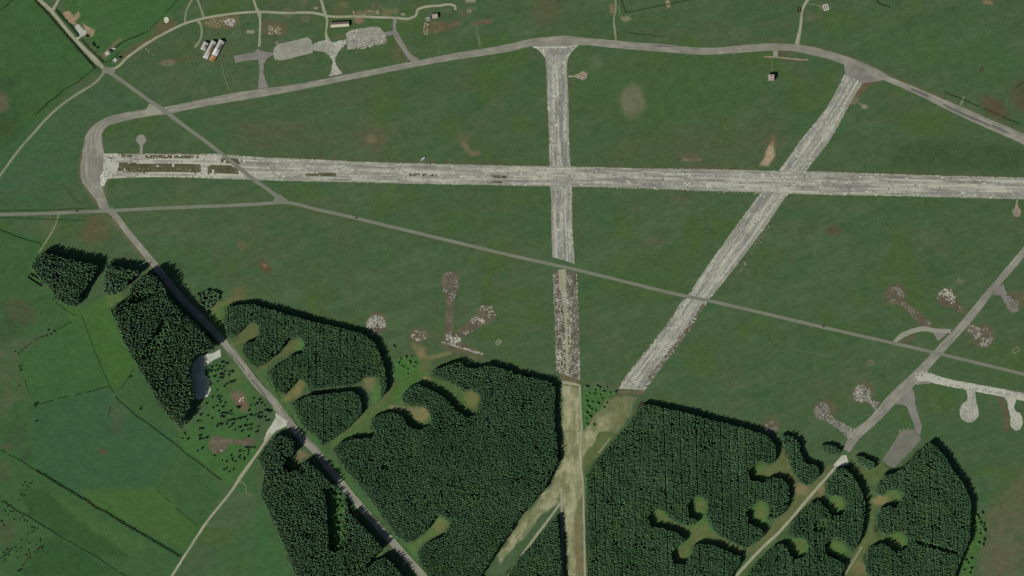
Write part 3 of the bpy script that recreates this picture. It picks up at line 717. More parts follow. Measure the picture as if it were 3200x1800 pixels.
rw = pave_strip('runway', L, R, 0.05, M_BASE, 'long pale concrete main runway crossing the airfield from west to east', 'runway', 0.8, 6)
MASK = [(t(0,1,"1190,185 2020,205 2020,295 1180,278"), 0.02), (t(0,1,"2085,212 2330,215 2400,260 2400,305 2090,300"), 0.07), (t(0,1,"1215,100 1335,105 1335,138 1215,135"), 0.05), (t(0,1,"1460,108 2000,118 1990,155 1460,145"), 0.08),
        (t(0,1,"2230,130 2400,150 2420,205 2220,190"), 0.08), (t(0,1,"1180,92 2200,100 2200,106 1180,98"), 0.0),
        (t(1,1,"500,290 805,290 805,328 500,320"), 0.05), (t(1,1,"850,270 1100,280 1340,285 1340,315 850,300"), 0.4), (t(1,1,"1530,290 1820,298 1820,325 1530,318"), 0.3), (t(1,1,"1870,300 2060,305 2060,332 1870,325"), 0.4),
        (t(1,1,"2130,308 2250,310 2250,332 2130,330"), 0.5), (t(1,1,"2360,310 2530,315 2530,345 2360,340"), 0.15), (t(1,1,"2360,365 2480,368 2480,395 2360,392"), 0.2), (t(2,1,"60,330 300,335 300,352 60,348"), 0.45)]
for pl, p in MASK:
    if p < 0.35: sheet('overgrown_strip', pl, 0.058, M_WEED, None, None, 0.5, parent=rw)
def keep_main(s, tt, x, y):
    k = full(0.96, 0.45, 0.04)(s, tt, x, y)
    for pl, p in MASK:
        k = np.where(inside(pl, x, y), p, k)
    return k
xs = lambda px: (px - 1600) * S
def pale_main(s, tt):
    x = s + xs(323)
    west = np.clip((xs(1000) - x) / 200, 0, 1)
    mid = np.exp(-((tt - 0.45) / 0.05) ** 2) * 0.3
    return west * 0.30 + mid + 0.04
slabs_strip(L, R, 3.0, keep_main, conc(1, 0.5, 1, pale_main), 0.066, rw)

# north-south runway, whole northern part and broken southern part
pairs = [(t(2,0,"330,545")[0], t(2,0,"560,560")[0]), (t(2,0,"345,700")[0], t(2,0,"553,680")[0]), (t(2,0,"352,950")[0], t(2,0,"565,950")[0]), (t(2,0,"374,1449")[0], t(2,0,"575,1449")[0]), (t(2,1,"377,180")[0], t(2,1,"585,180")[0]),
         (t(2,1,"388,430")[0], t(2,1,"604,430")[0]), (t(2,1,"396,800")[0], t(2,1,"606,800")[0]), (t(2,1,"405,1135")[0], t(2,1,"630,1205")[0])]
L, R = strip_np(pairs, 4.0)
rw = pave_strip('runway', L, R, 0.055, M_BASE, 'grey speckled north to south runway above the public road', 'runway', 0.8, 5)
slabs_strip(L, R, 3.0, lambda s, tt, x, y: np.where(inside(MAIN, x, y), 0, full(0.95, 0.5, 0.06)(s, tt, x, y)), conc(1, 0.46, 2, lambda s, tt: np.exp(-((tt - 0.5) / 0.06) ** 2) * 0.22), 0.068, rw)
sheet('runway_throat', t(2,0,"200,468 270,505 320,560 345,600 555,600 585,540 660,462 690,440 560,400 350,400"), 0.05, M_PALE, None, None, parent=rw)
slabs_poly(t(2,0,"250,490 330,560 560,560 650,470 500,480 430,480"), 0.0, 3.0, lambda x, y: np.full(len(x), 0.9), lambda x, y: conc(1, 0.45, 6)(x, y * 0, x, y), 0.062, rw)
pairs = [(t(2,1,"412,1275")[0], t(2,1,"650,1290")[0]), (t(2,2,"415,0")[0], t(2,2,"660,0")[0]), (t(2,2,"430,400")[0], t(2,2,"672,400")[0]), (t(2,2,"440,840")[0], t(2,2,"686,930")[0])]
L, R = strip_np(pairs, 4.0)
rw = pave_strip('runway', L, R, 0.055, M_EARTH, 'broken southern stretch of runway, earth showing, below the public road', 'runway', 1.2, 5)
def keep_ns(s, tt, x, y):
    k = 0.30 + (fbm(x, y, 10, 14) - 0.5) * 1.6
    k = np.where((tt > 0.28) & (tt < 0.72), k + 0.12, k)
    k = np.where((tt < 0.06) | (tt > 0.95), k + 0.15, k)
    return k
slabs_strip(L, R, 1.7, keep_ns, conc(1, 0.30, 3), 0.066, rw)
ribbon('centre_strip', t(2,1,"505,1262,80 510,1340,80 512,1440,70") + t(2,2,"525,60,45 535,200,34 545,400,24 555,700,28 560,850,26"), 30, 0.16, M_LANE, 'narrow pale concrete lane down the middle of the broken runway', 'lane')

# diagonal runway
pairs = [(t(3,0,"770,745")[0], t(3,0,"955,835")[0]), (t(3,0,"640,1000")[0], t(3,0,"845,1010")[0]), (t(3,0,"300,1449")[0], t(3,0,"595,1449")[0]), (t(3,1,"130,240")[0], t(3,1,"415,230")[0]), (t(2,1,"2500,495")[0], t(3,1,"215,485")[0]),
         (t(2,1,"2200,900")[0], t(2,1,"2500,900")[0]), (t(2,1,"1825,1440")[0], t(2,1,"2085,1440")[0]), (t(2,2,"1790,50")[0], t(2,2,"2000,95")[0]), (t(2,2,"1720,120")[0], t(2,2,"1945,170")[0]), (t(2,2,"1550,370")[0], t(2,2,"1800,400")[0]), (t(2,2,"1260,730")[0], t(2,2,"1545,740")[0]),
         (t(2,2,"1060,1010")[0], t(2,2,"1335,1030")[0])]
L, R = strip_np(pairs, 4.0)
rw = pave_strip('runway', L, R, 0.075, M_BASE, 'pale diagonal runway running from north-east to south-west', 'runway', 1.0, 5)
i0 = int(len(L) * 0.70)
for k0, k1 in ((0.0, 0.07), (0.78, 1.0)):
    E0 = L[i0:] * (1 - k0) + R[i0:] * k0; E1 = L[i0:] * (1 - k1) + R[i0:] * k1
    sheet('earth_margin', np.concatenate([E0, E1[::-1]]), 0.083, M_EARTH, None, None, 1.0, parent=rw)
def keep_dg(s, tt, x, y):
    south = np.clip((s - 560) / 60, 0, 1)
    k = 0.95 - south * 0.1
    e = np.where(tt > 0.5, (1 - tt) / 0.30, tt / 0.12)
    kk = np.clip(0.18 + e * 0.9 + (fbm(x, y, 9, 24) - 0.5) * 0.9, 0, 0.95)
    return np.where(south > 0.3, np.minimum(k, kk), np.where(tt > 0.86, 0.45 + (vnoise(x, y, 9, 5) - 0.5), np.where(tt < 0.04, 0.6, k)))
slabs_strip(L, R, 2.8, lambda s, tt, x, y: np.where(inside(MAIN, x, y), 0, keep_dg(s, tt, x, y)), conc(1, 0.5, 4, lambda s, tt: np.exp(-((tt - 0.52) / 0.05) ** 2) * 0.45 + np.clip((s - 600) / 200, 0, 1) * 0.12 * (abs(tt - 0.5) < 0.3)), 0.09, rw)
sheet('runway_throat', t(3,0,"740,600 770,650 770,700 785,745 860,800 950,835 1050,825 1170,805 1260,800 1150,720 1000,650 860,590 760,555"), 0.07, M_GREY, None, None, parent=rw)

# ------------------------------------------------------------------ perimeter track
def prs(c, r, s):
    out = []
    for q in s.split('|'):
        a, b = q.split('/')
        out.append((t(c, r, a.strip())[0], t(c, r, b.strip())[0]))
    return out
pp = (prs(0,1,"1005,655/1110,660 | 960,560/1070,560 | 890,470/1040,450 | 830,390/1035,350 | 808,300/1045,240 | 815,150/1052,130 | 842,0/1035,0")
      + prs(0,0,"870,1350/1030,1350 | 930,1270/1070,1280 | 1050,1190/1170,1240 | 1180,1150/1330,1200 | 1400,1110/1560,1162 | 1640,1078/1670,1150 | 1900,1028/1910,1100 | 2300,945/2320,1025 | 2576,900/2576,985")
      + prs(1,0,"330,858/330,925 | 860,758/870,818 | 1400,652/1400,712 | 2000,535/2010,600 | 2576,435/2576,512")
      + prs(2,0,"200,388/200,468 | 370,368/350,470 | 550,358/560,465 | 660,372/690,455 | 1000,402/1000,480 | 1300,430/1300,505 | 1500,442/1500,520 | 1800,475/1800,546 | 2000,480/2000,550 | 2300,455/2300,530 | 2576,436/2576,511")
      + prs(3,0,"260,446/260,516 | 420,465/400,545 | 600,512/580,585 | 780,565/740,640 | 1000,660/960,735 | 1250,780/1220,830 | 1500,885/1470,940 | 2000,1098/1960,1180 | 2576,1345/2540,1440 | 2800,1440/2760,1545"))
L, R = strip_np(pp, 4.0)
pave_strip('perimeter_track', L, R, 0.10, M_TRACK, 'grey tarmac perimeter track curving round the north of the airfield', 'track', 0.4, 6)
sheet('turning_pad', t(0,1,"1045,100 1180,105 1190,150 1185,280 1120,330 1080,360 1045,430 1010,400 1000,340 1040,280"), 0.12, M_PALE, 'pale rubble-strewn concrete where the main runway meets the perimeter track', 'paving', 0.8)
sheet('turning_pad', t(0,0,"1500,1040 1480,1090 1420,1130 1500,1160 1640,1150 1650,1080 1560,1060"), 0.115, M_BASE, 'pale concrete patch at the crossing of road and perimeter track', 'paving', 0.5)

M_DARK = mat_pave('dark_tarmac_repair', (88, 86, 84), (100, 98, 96), (114, 112, 108))
ribbon('tarmac_repair', t(3,0,"1440,895,22 1530,930,26 1620,972,20"), 24, 0.125, M_DARK, 'short dark tarmac repair on the perimeter track, upper right', 'road', 0.4)
ribbon('tarmac_repair', t(3,0,"1760,1050,22 1950,1140,26 2100,1205,26 2240,1265,18"), 24, 0.125, M_DARK, 'long dark tarmac repair on the perimeter track near the right edge', 'road', 0.4)
ribbon('tarmac_repair', t(3,0,"2250,1262,18 2340,1300,22 2430,1345,14"), 20, 0.125, M_DARK, 'last dark tarmac repair before the perimeter track leaves the right edge', 'road', 0.4)
ribbon('tarmac_repair', t(2,0,"1440,458,12 1560,465,18 1640,470,10"), 16, 0.125, M_DARK, 'small dark repair on the middle of the perimeter track', 'road', 0.3)
ribbon('tarmac_repair', t(0,1,"960,130,110 950,260,120 975,390,90"), 100, 0.125, M_GREY, 'wide dark resurfaced patch on the western turning loop', 'road', 0.6)

# public road and its branches
ROADPTS = t(0,1,"-200,722 0,711 500,697 1000,676 1600,646 2200,622 2576,605") + t(1,1,"150,594 300,588 600,655 1000,745 1500,865 2000,985 2500,1105") + t(2,1,"500,1232 900,1326") + t(2,2,"1750,82 2000,131 2500,246") + t(3,2,"560,395 1250,552 1680,650 2000,727 2576,868 2800,925")
ribbon('public_road', ROADPTS, 34, 0.24, M_ROAD, 'long narrow grey public road crossing the whole airfield', 'road', 0.15)
ribbon('branch_road', t(0,0,"1065,690,60 1120,735,44 1250,830 1500,1008,38 1690,1140,46 1800,1225,38 2100,1445,38") + t(0,1,"2330,178,40 2560,362,42") + t(1,1,"110,448,40 205,520,44 265,568,60"), 38, 0.22, M_ROAD, 'straight grey road cutting from the north-west crossroads to the public road', 'road', 0.2)
sheet('road_junction', t(1,1,"170,590 200,515 245,508 345,585 280,605"), 0.21, M_ROAD, 'small paved triangle at the fork of the public road', 'road')
sheet('road_junction', t(0,0,"1030,680 1070,685 1150,690 1160,720 1130,735 1060,735 1020,750"), 0.20, M_ROAD, 'pale paved crossroads at the north-west corner', 'road')
ribbon('lane', t(0,0,"350,-60 400,0 520,112 600,210,34 700,332,38 860,505,42 950,595,52 1045,690,36"), 38, 0.18, M_LANE, 'straight pale lane between dark hedges in the north-west', 'lane')
ribbon('lane', t(0,0,"600,-20,24 550,70,28 520,120,40"), 26, 0.165, M_LANE, 'short side lane joining the hedged lane at the top', 'lane')
ribbon('lane', t(0,0,"1055,725 980,812 800,932 600,1072 470,1192 330,1350 240,1449") + t(0,1,"120,152 0,320 -80,430"), 24, 0.17, M_DULL, 'narrow lane winding down the western edge from the crossroads', 'lane')
ribbon('lane', t(0,0,"1060,690 1140,690 1300,562 1500,422 1700,312 1850,240 2060,182 2300,142 2560,120") + t(1,0,"300,130 620,136 720,160 1000,166 1400,178 1560,180 1612,150 1622,102 1680,75 1850,57 1960,46 2000,60 2008,100"), 25, 0.16, M_LANE, 'pale lane curving through the ruined hut site along the top', 'lane')
ribbon('lane', t(0,0,"1935,-10 1870,130 1860,240"), 18, 0.15, M_DULL, 'faint lane joining the hut site lane from the north, leftmost', 'lane')
ribbon('lane', t(0,0,"1985,-10 2030,110 2050,180,36"), 22, 0.15, M_DULL, 'short lane meeting the hut site lane beside a rubble yard', 'lane')
ribbon('lane', t(0,0,"1990,200,46 2015,240,30 2030,330 2010,410 1960,475,34"), 22, 0.15, M_DULL, 'curved lane leading down to the three metal sheds', 'lane')
ribbon('lane', t(1,0,"-25,-10 0,70 30,130,40 40,200 38,350 35,470,30"), 24, 0.15, M_LANE, 'straight lane running down to the left hand apron', 'lane')
ribbon('lane', t(1,0,"655,-10 690,120,34 712,180 710,370 735,430,50"), 27, 0.15, M_LANE, 'straight lane passing the long hut towards the two aprons', 'lane')
ribbon('lane', t(1,0,"1400,180,40 1395,300,34 1420,370,60 1480,470,46 1550,570,54 1600,610,70 1630,640,70"), 34, 0.095, M_GREY, 'short dark link road right of the right hand apron', 'lane')
ribbon('lane', t(1,0,"1290,345 1400,325"), 42, 0.135, M_GREY, 'stub of tarmac joining the right hand apron to its link road', 'lane')
ribbon('lane', t(2,0,"1040,-20 1046,80 1024,200 1034,300 1046,410"), 20, 0.15, M_DULL, 'thin winding lane running north from the perimeter track, top centre', 'lane')
ribbon('lane', t(3,0,"410,-20,34 350,90 330,250 292,450,44"), 27, 0.15, M_LANE, 'thin pale lane running north from the perimeter track, top right', 'lane')
ribbon('path', t(3,0,"-40,570 40,572 200,585 300,597 405,602"), 17, 0.07, M_SAND, 'short broken strip of concrete near the control tower', 'path', 0.5)
ribbon('path', t(3,0,"75,515 75,575"), 48, 0.075, M_BUFF, 'stub of concrete linking the broken strip to the perimeter track', 'path', 0.4)
ribbon('path', t(3,0,"40,580 40,725"), 9, 0.065, M_PATH, 'faint path leading down to the control tower', 'path', 0.2)
ribbon('path', t(3,0,"395,40 470,45 560,75"), 12, 0.06, M_PATH, 'faint grassy path leading to the pale ruin', 'path', 0.3)
ribbon('path', t(0,1,"592,712 550,830 430,1030 390,1090"), 14, 0.07, M_DULL, 'thin grassy path from the public road to the western wood', 'path', 0.2)
ribbon('path', t(0,0,"2225,640 2270,800 2320,935"), 10, 0.06, M_PATH, 'faint path between metal sheds and perimeter track', 'path', 0.3)
ribbon('path', t(3,0,"1975,970 1935,1060"), 16, 0.06, M_DULL, 'short gateway path beside the ditch on the right', 'path', 0.3)

# aprons of the technical site
ap = sheet('apron', t(1,0,"185,480 230,440 520,378 552,400 580,490 570,530 270,608 195,602 170,545"), 0.13, M_BUFF, 'smooth buff concrete apron, left of the two in the hut site', 'apron', 0.8)
slabs_poly(t(1,0,"200,575 560,500 570,530 270,605 195,600"), radians(12), 3, lambda x, y: np.full(len(x), 0.5), lambda x, y: conc(1, 0.6, 6)(x, y * 0, x, y), 0.14, ap)
sheet('apron', t(0,0,"2355,562 2576,523 2600,520 2600,600 2500,608 2365,632"), 0.12, M_GREY, 'small grey tarmac hardstanding left of the buff apron', 'apron', 0.4)
sheet('tarmac_link', t(1,0,"-10,515 20,490 60,515 180,535 165,560 110,590 80,640 72,740 125,880 20,895 35,700 25,600 -10,600"), 0.125, M_GREY, 'dark tarmac link from the buff apron down to the perimeter track', 'lane', 0.4)
p2 = t(1,0,"905,335 960,305 1120,275 1240,272 1285,320 1305,350 1312,432 920,497")
ap = sheet('apron', p2, 0.13, M_BUFF, 'broken speckled grey apron, right of the two in the hut site', 'apron', 0.8)
slabs_poly(p2, radians(8), 3.0, lambda x, y: 0.8 - 0.5 * (fbm(x, y, 12, 3) > 0.56), lambda x, y: conc(1, 0.5, 7)(x, y * 0.05, x, y), 0.14, ap)
p3 = t(1,0,"578,440 700,400 735,400 770,430 900,398 908,440 840,500 795,600 810,660 870,745 735,770 765,690 770,600 700,525 580,508")
ap = sheet('taxiway_link', p3, 0.12, M_BASE, 'broken concrete taxiway joining both aprons to the perimeter track', 'taxiway', 0.6)
slabs_poly(p3, radians(10), 2.8, lambda x, y: np.full(len(x), 0.82), lambda x, y: conc(1, 0.6, 9)(x, y * 0, x, y), 0.135, ap)

# white yard in the north-west
sheet('yard', t(0,0,"640,135 700,125 740,185 790,135 800,160 745,220 770,255 700,230"), 0.06, M_SAND, 'spread of bare sand beside the white yard', 'ground', 1.0)
sheet('yard', t(0,0,"870,340 840,255 870,260 935,295 925,350 885,362"), 0.065, M_SAND, 'curved apron of sand on the right of the white yard', 'ground', 1.0)
sheet('yard', win(190,50,8.78,"440,240 500,235 625,390 690,400 690,480 720,515 640,540 560,570 480,650 380,640 400,600 500,560 520,500 460,420 380,310"), 0.12, M_CHALK, 'bright white concrete yard beside the hedged lane', 'yard', 0.4)

# forest road and lanes of the south
ribbon('forest_road', t(0,1,"1100,660,80 1150,710,66 1300,905,60 1450,1085,66 1610,1285,70") + t(0,2,"1760,30,70 2030,310,72 2270,565,74 2400,720,74 2560,940,76") + t(1,2,"160,1125,78 300,1320,84") + t(1,3,"420,10,84 600,190,78 800,440,74 1000,690,74 1180,890,74 1370,1105,74 1600,1360,74 1780,1560,74"), 74, 0.14, M_TRACK, 'straight grey forest road between the plantations', 'road', 0.3)
sheet('road_junction', t(1,2,"195,1255 240,1290 320,1340 300,1390 200,1440 150,1490 90,1520 105,1449 160,1370 200,1300"), 0.16, M_PALE, 'pale gravel fan where the lane leaves the forest road', 'road', 0.5)
ribbon('lane', t(1,3,"150,20,40 80,120,30 0,235,26") + t(0,3,"2430,440,34 2335,585,26 2085,900,26 1900,1180,24 1730,1449,24 1640,1600,24"), 26, 0.17, M_LANE, 'pale gravel lane running south-west between fields from the forest road', 'lane')
ribbon('path', t(0,3,"2410,490 2470,540 2480,600 2530,640"), 14, 0.07, M_PATH, 'worn vehicle track looping off the gravel lane', 'path', 0.4)
ribbon('forest_road', t(3,1,"2900,680,75 2576,1085,72 2250,1470,70") + t(3,2,"2000,330,84 1700,660,84 1500,880,100 1250,1120,110 1050,1340,90") + t(3,3,"870,50,96 790,190,70"), 80, 0.13, M_TRACK, 'grey tarmac track descending diagonally on the right side', 'road', 0.4)
sheet('road_end', t(3,3,"745,235 790,235 815,325 700,355 655,335"), 0.15, M_PALE, 'pale concrete triangle at the end of the diagonal track', 'road', 0.4)
sheet('road_splay', t(3,2,"2300,0 2370,-40 2400,60 2400,140 2340,70 2270,75"), 0.12, M_GREY, 'pale splay of paving beside the diagonal track, upper right', 'road', 0.6)
ribbon('lane', t(3,3,"690,345 560,490 430,640 200,910 80,1040 0,1110") + t(2,3,"2400,1290 2250,1460 2170,1570"), 30, 0.16, M_LANE, 'thin pale lane running through the plantation from the diagonal track', 'lane')
ribbon('lane', t(3,3,"945,1150 890,1250 770,1440 700,1560"), 20, 0.15, M_DULL, 'thin lane between the two easternmost plantation blocks', 'lane')
ribbon('ride_track', t(2,2,"500,945,34 600,960,30 690,985,22"), 26, 0.10, M_LANE, 'short pale cross track at the top of the straw strip', 'track', 0.4)
ribbon('ride_track', t(2,2,"684,990 690,1200 700,1449") + t(2,3,"688,150,26 692,350,30 712,500 722,800 735,1449 738,1560"), 20, 0.11, M_LANE, 'thin pale track down the right edge of the straw strip', 'track', 0.3)
ribbon('ride_track', t(2,3,"495,560 498,700,20 500,815"), 16, 0.10, M_LANE, 'faint pale track at the fork of the straw strips', 'track', 0.3)
ribbon('ride_track', t(2,3,"490,715 330,930 150,1170 0,1390 -120,1560"), 24, 0.105, M_LANE, 'thin pale track following the left branch of the straw strip', 'track', 0.3)
ribbon('ride_track', t(2,3,"500,820 515,1449 520,1560"), 22, 0.10, M_GREY, 'shaded track along the left edge of the straw strip', 'track', 0.3)
ribbon('ride_track', t(2,3,"985,65 870,210"), 10, 0.08, M_LANE, 'short pale wheel track beside the big eastern plantation', 'track', 0.2)

# eastern concrete road with frying-pan stands
conc_poly = lambda b, sd: (lambda x, y: conc(1, b, sd)(x, y * 0, x, y))
L, R = ribbon_np(t(3,2,"1480,900,90 1600,895,90 1720,930,80 2100,1005,76 2576,1095,80 2900,1155,80"), 10)
ap = pave_strip('taxiway', L, R, 0.12, M_PALE, 'pale concrete taxiway running off to the right edge', 'taxiway', 0.5, 4)
slabs_strip(L, R, 2.8, full(0.75, 0.4, 0.1), conc(1, 0.85, 5), 0.125, ap)
sheet('taxiway_splay', t(3,2,"1620,780 1600,880 1660,900 1640,960 1470,975 1440,940 1560,860"), 0.11, M_GREY, None, None, parent=ap)
def pan(center, r, neck, label, sq=1.25, mat=M_PALE, keep=0.9, base=0.9, sd=3, size=2.6):
    c = t(3,2,center)[0]; ring = np.asarray(circle(c, r * TU, 28, sq))
    o = sheet('dispersal_pad', ring, 0.11, mat, label, 'hardstanding', 0.6)
    slabs_poly(ring, 0.4, size, lambda x, y: np.full(len(x), keep), conc_poly(base, sd), 0.115, o)
    L, R = ribbon_np(t(3,2,neck), 10)
    pave_strip('neck', L, R, 0.105, mat, '', None, 0.5, 3); k = COL.objects[-1] if False else None
    return o
def pan2(cr, center, r, neck, label, sq=1.0, mat=M_EARTH, keep=0.45, base=0.62, sd=3, size=2.2, brk=0.7):
    c = t(*cr, center)[0]; ring = np.asarray(circle(c, r * TU, 28, sq))
    o = sheet('dispersal_pad', ring, 0.11, mat, label, 'hardstanding', 0.9)
    kp = lambda x, y: np.clip(keep + (fbm(x, y, 13, sd) - 0.5) * brk * 3, 0, 0.97)
    slabs_poly(ring, 0.4 + sd, size, kp, conc_poly(base - 0.30, sd), 0.115, o, 'slab_fragments')
    if neck:
        L, R = ribbon_np(t(*cr, neck), 10)
        P = np.concatenate([L, R[::-1]])
        sheet('neck', P, 0.105, mat, None, None, 0.6, parent=o)
        slabs_poly(P, 0.2 + sd, size, kp, conc_poly(base - 0.30, sd), 0.116, o, 'slab_fragments')
    return o
pan2((3,2), "2025,1245", 95, "2040,1000,110 2045,1060,80 2050,1130,90 2040,1180,140", 'pale frying-pan hardstanding hanging below the right hand taxiway', 1.15, M_PALE, 0.92, 1.15, 3, 2.6, 0.0)
pan2((3,2), "2500,1340", 62, "2440,1060,180 2450,1130,90 2450,1220,60 2480,1290,80", 'narrower pale hardstanding at the right edge below the taxiway', 1.5, M_PALE, 0.85, 1.05, 4, 2.6, 0.15)
pan2((3,2), "1280,75", 88, "1340,140,60 1440,220,60 1520,300,80 1610,390,110", 'rubble-strewn round hardstanding with a long diagonal neck', 1.0, M_EARTH, 0.2, 0.75, 5, 2.4, 0.9)
pan2((3,2), "1795,95", 90, "1850,150,60 1940,230,50", 'broken brown hardstanding left of the diagonal track', 1.1, M_EARTH, 0.2, 0.7, 6, 2.4, 0.9)
pan2((3,2), "2165,495", 98, "1990,375,80 2060,420,90 2130,470,110", 'broken brown hardstanding right of the diagonal track', 1.0, M_EARTH, 0.42, 0.7, 7, 2.4, 0.8)
pan2((3,2), "2470,180", 68, "2340,20,100 2380,80,70 2430,140,90", 'half cleared hardstanding close to the right edge', 1.0, M_EARTH, 0.6, 0.7, 8, 2.4, 0.6)
pan2((3,2), "942,1062", 90, "1000,1110,60 1060,1160,60 1110,1190,100", 'grey speckled round hardstanding, upper of two beside the lower track', 1.0, M_EARTH, 0.55, 0.6, 9, 2.4, 0.4)
pan2((3,2), "545,1240", 82, "600,1300,80 680,1360,70 780,1420,90 850,1480,130", 'grey speckled round hardstanding, lower of two beside the lower track', 1.05, M_EARTH, 0.68, 0.68, 10, 2.4, 0.4)
pan2((3,2), "30,1400", 62, None, 'small patch of broken concrete at the plantation edge', 1.0, M_EARTH, 0.35, 0.6, 11, 2.4, 0.6)
pan2((1,1), "1955,1400", 95, "1955,1440,180 1955,1520,110 1950,1600,80 1945,1800,80 1940,1930,90", 'brown round hardstanding with a long stem in the middle field', 1.25, M_EARTH, 0.12, 0.8, 12, 2.4, 0.6)
pan2((1,2), "2320,265", 92, "2280,300,140 2180,370,110 2080,450,100 1990,520,100", 'brown teardrop hardstanding leaning right in the middle field', 1.05, M_EARTH, 0.12, 0.85, 13, 2.4, 0.7)
pan2((1,2), "1210,375", 98, None, 'pale rubble hardstanding tucked against the plantation corner', 1.05, M_EARTH, 0.42, 0.8, 14, 2.4, 0.6)
pan2((1,2), "1650,480", 84, None, 'low brown mound of concrete beside a track mouth', 0.62, M_EARTH, 0.18, 0.9, 15, 2.4, 0.7)
o = sheet('broken_track', t(1,2,"1905,450 1980,470 2070,500 2060,540 2290,655 2290,680 1870,560"), 0.09, M_EARTH, 'broken concrete track across the foot of the two brown hardstandings', 'track', 1.0)
slabs_poly(t(1,2,"1910,460 1980,490 2060,500 2060,550 1990,560 1920,530"), 0.3, 2.2, lambda x, y: np.full(len(x), 0.7), conc_poly(0.9, 3), 0.1, o, 'slab_fragments')
slabs_poly(t(1,2,"1870,535 1910,535 2050,590 2100,605 2290,655 2285,675 2100,625 2030,600 1870,555"), -0.3, 2.2, lambda x, y: np.full(len(x), 0.8), conc_poly(0.95, 4), 0.1, o, 'slab_fragments')
pan2((0,0), "1421,1405", 50, "1421,1440,50 1421,1490,24 1420,1545,30", 'small round pad on a thin stem above the western runway end', 1.0, M_BUFF, 0.6, 0.45, 16, 2.2, 0.3)
pan2((2,0), "714,760", 45, "670,765,50 620,768,16 560,772,14", 'small round pad on a stem right of the north to south runway', 1.0, M_SAND, 0.35, 0.6, 17, 2.2, 0.6)
pan2((3,1), "2503,685", 44, "2503,650,50 2505,610,22 2507,545,18", 'small round pad hanging below the runway at the right edge', 1.1, M_SAND, 0.5, 0.3, 18, 2.2, 0.3)
pan2((0,3), "2190,130", 92, "2240,110,110 2340,95,50 2450,100,70 2560,100,80", 'round bare earth pad in the rough field beside the gravel lane', 1.0, M_EARTH, 0.0, 0.6, 19, 2.2, 0.0)
# loop road and apron of the south-east
ap = ribbon('loop_road', t(3,2,"1275,545,36 1330,490,50 1420,445,50 1560,410,48 1700,430,46 1840,432,40"), 48, 0.118, M_BUFF, 'short curved concrete road left of the diagonal track', 'road', 0.5)
sheet('road_splay', t(3,2,"1260,1170 1400,1000 1440,1000 1450,1100 1430,1200 1330,1170"), 0.112, M_GREY, 'grey splay of paving where the curved link road leaves the track', 'road', 0.5)
sheet('road_splay', t(3,2,"1660,440 1840,430 1780,480 1715,535 1690,500"), 0.114, M_GREY, 'grey triangle of paving beside the diagonal track', 'road', 0.5)
ribbon('link_road', t(3,2,"1385,1000,110 1420,1090,120 1440,1180,90 1475,1290,80 1512,1400,70") + t(3,3,"1500,20,70"), 70, 0.12, M_GREY, 'curved grey link road down to the oblong apron', 'road', 0.4)
M_WORN = mat_pave('mossy_tarmac', (96, 98, 86), (108, 109, 98), (123, 123, 111), blotch=0.06)
ap = sheet('apron', t(3,3,"1330,0 1420,-30 1490,-20 1545,70 1440,190 1270,362 1200,330 1145,290 1230,160"), 0.13, M_WORN, 'oblong grey tarmac apron between the plantations', 'apron', 0.6)
sheet('gravel_pit', t(0,2,"1930,760 2000,690 2060,668 2150,655 2185,632 2215,615 2222,690 2140,730 2085,770 2062,830 2062,880 2100,920 2112,960 2098,985 2125,1020 2090,1090 2000,1130 1930,1080 1910,900"), 0.10, M_CHALK, 'white gravel pit half in the shadow of the tall wood', 'pit', 0.8)

# ------------------------------------------------------------------ plantations
FOREST_MAT = mat_attr('conifer_foliage', 0.5, 0.25, rough=0.85)

def conifer_template(tiers, sides, seed, crown0=0.18):
    """Unit conifer: height 1, radius 1. Jagged stacked skirts of boughs plus a thin trunk."""
    r = np.random.default_rng(seed); V = []; F = []
    for k in range(tiers):
        zb = crown0 + (1 - crown0) * k / tiers * 0.92; zt = min(1.0, zb + (1 - crown0) / tiers * 1.75)
        if k == tiers - 1: zt = 1.0
        rad = (1 - k / tiers) ** 0.85
        b = len(V); V.append((r.normal(0, 0.03), r.normal(0, 0.03), zt))
        a0 = r.random() * 6.28
        for i in range(sides):
            a = a0 + 2 * pi * i / sides + r.normal(0, 0.12)
            q = rad * (1.12 if i % 2 == 0 else 0.62) * (0.85 + 0.3 * r.random())
            V.append((q * cos(a), q * sin(a), zb + (0.0 if i % 2 == 0 else 0.06) + r.normal(0, 0.015)))
        F += [(b, b + 1 + i, b + 1 + (i + 1) % sides) for i in range(sides)]
    nf = len(V)
    b = len(V)
    for z, q in ((0.0, 0.09), (0.5, 0.05)):
        V += [(q * cos(2 * pi * i / 3), q * sin(2 * pi * i / 3), z) for i in range(3)]
    for i in range(3):
        j = (i + 1) % 3
        F += [(b + i, b + j, b + 3 + j), (b + i, b + 3 + j, b + 3 + i)]
    return np.asarray(V), np.asarray(F), nf

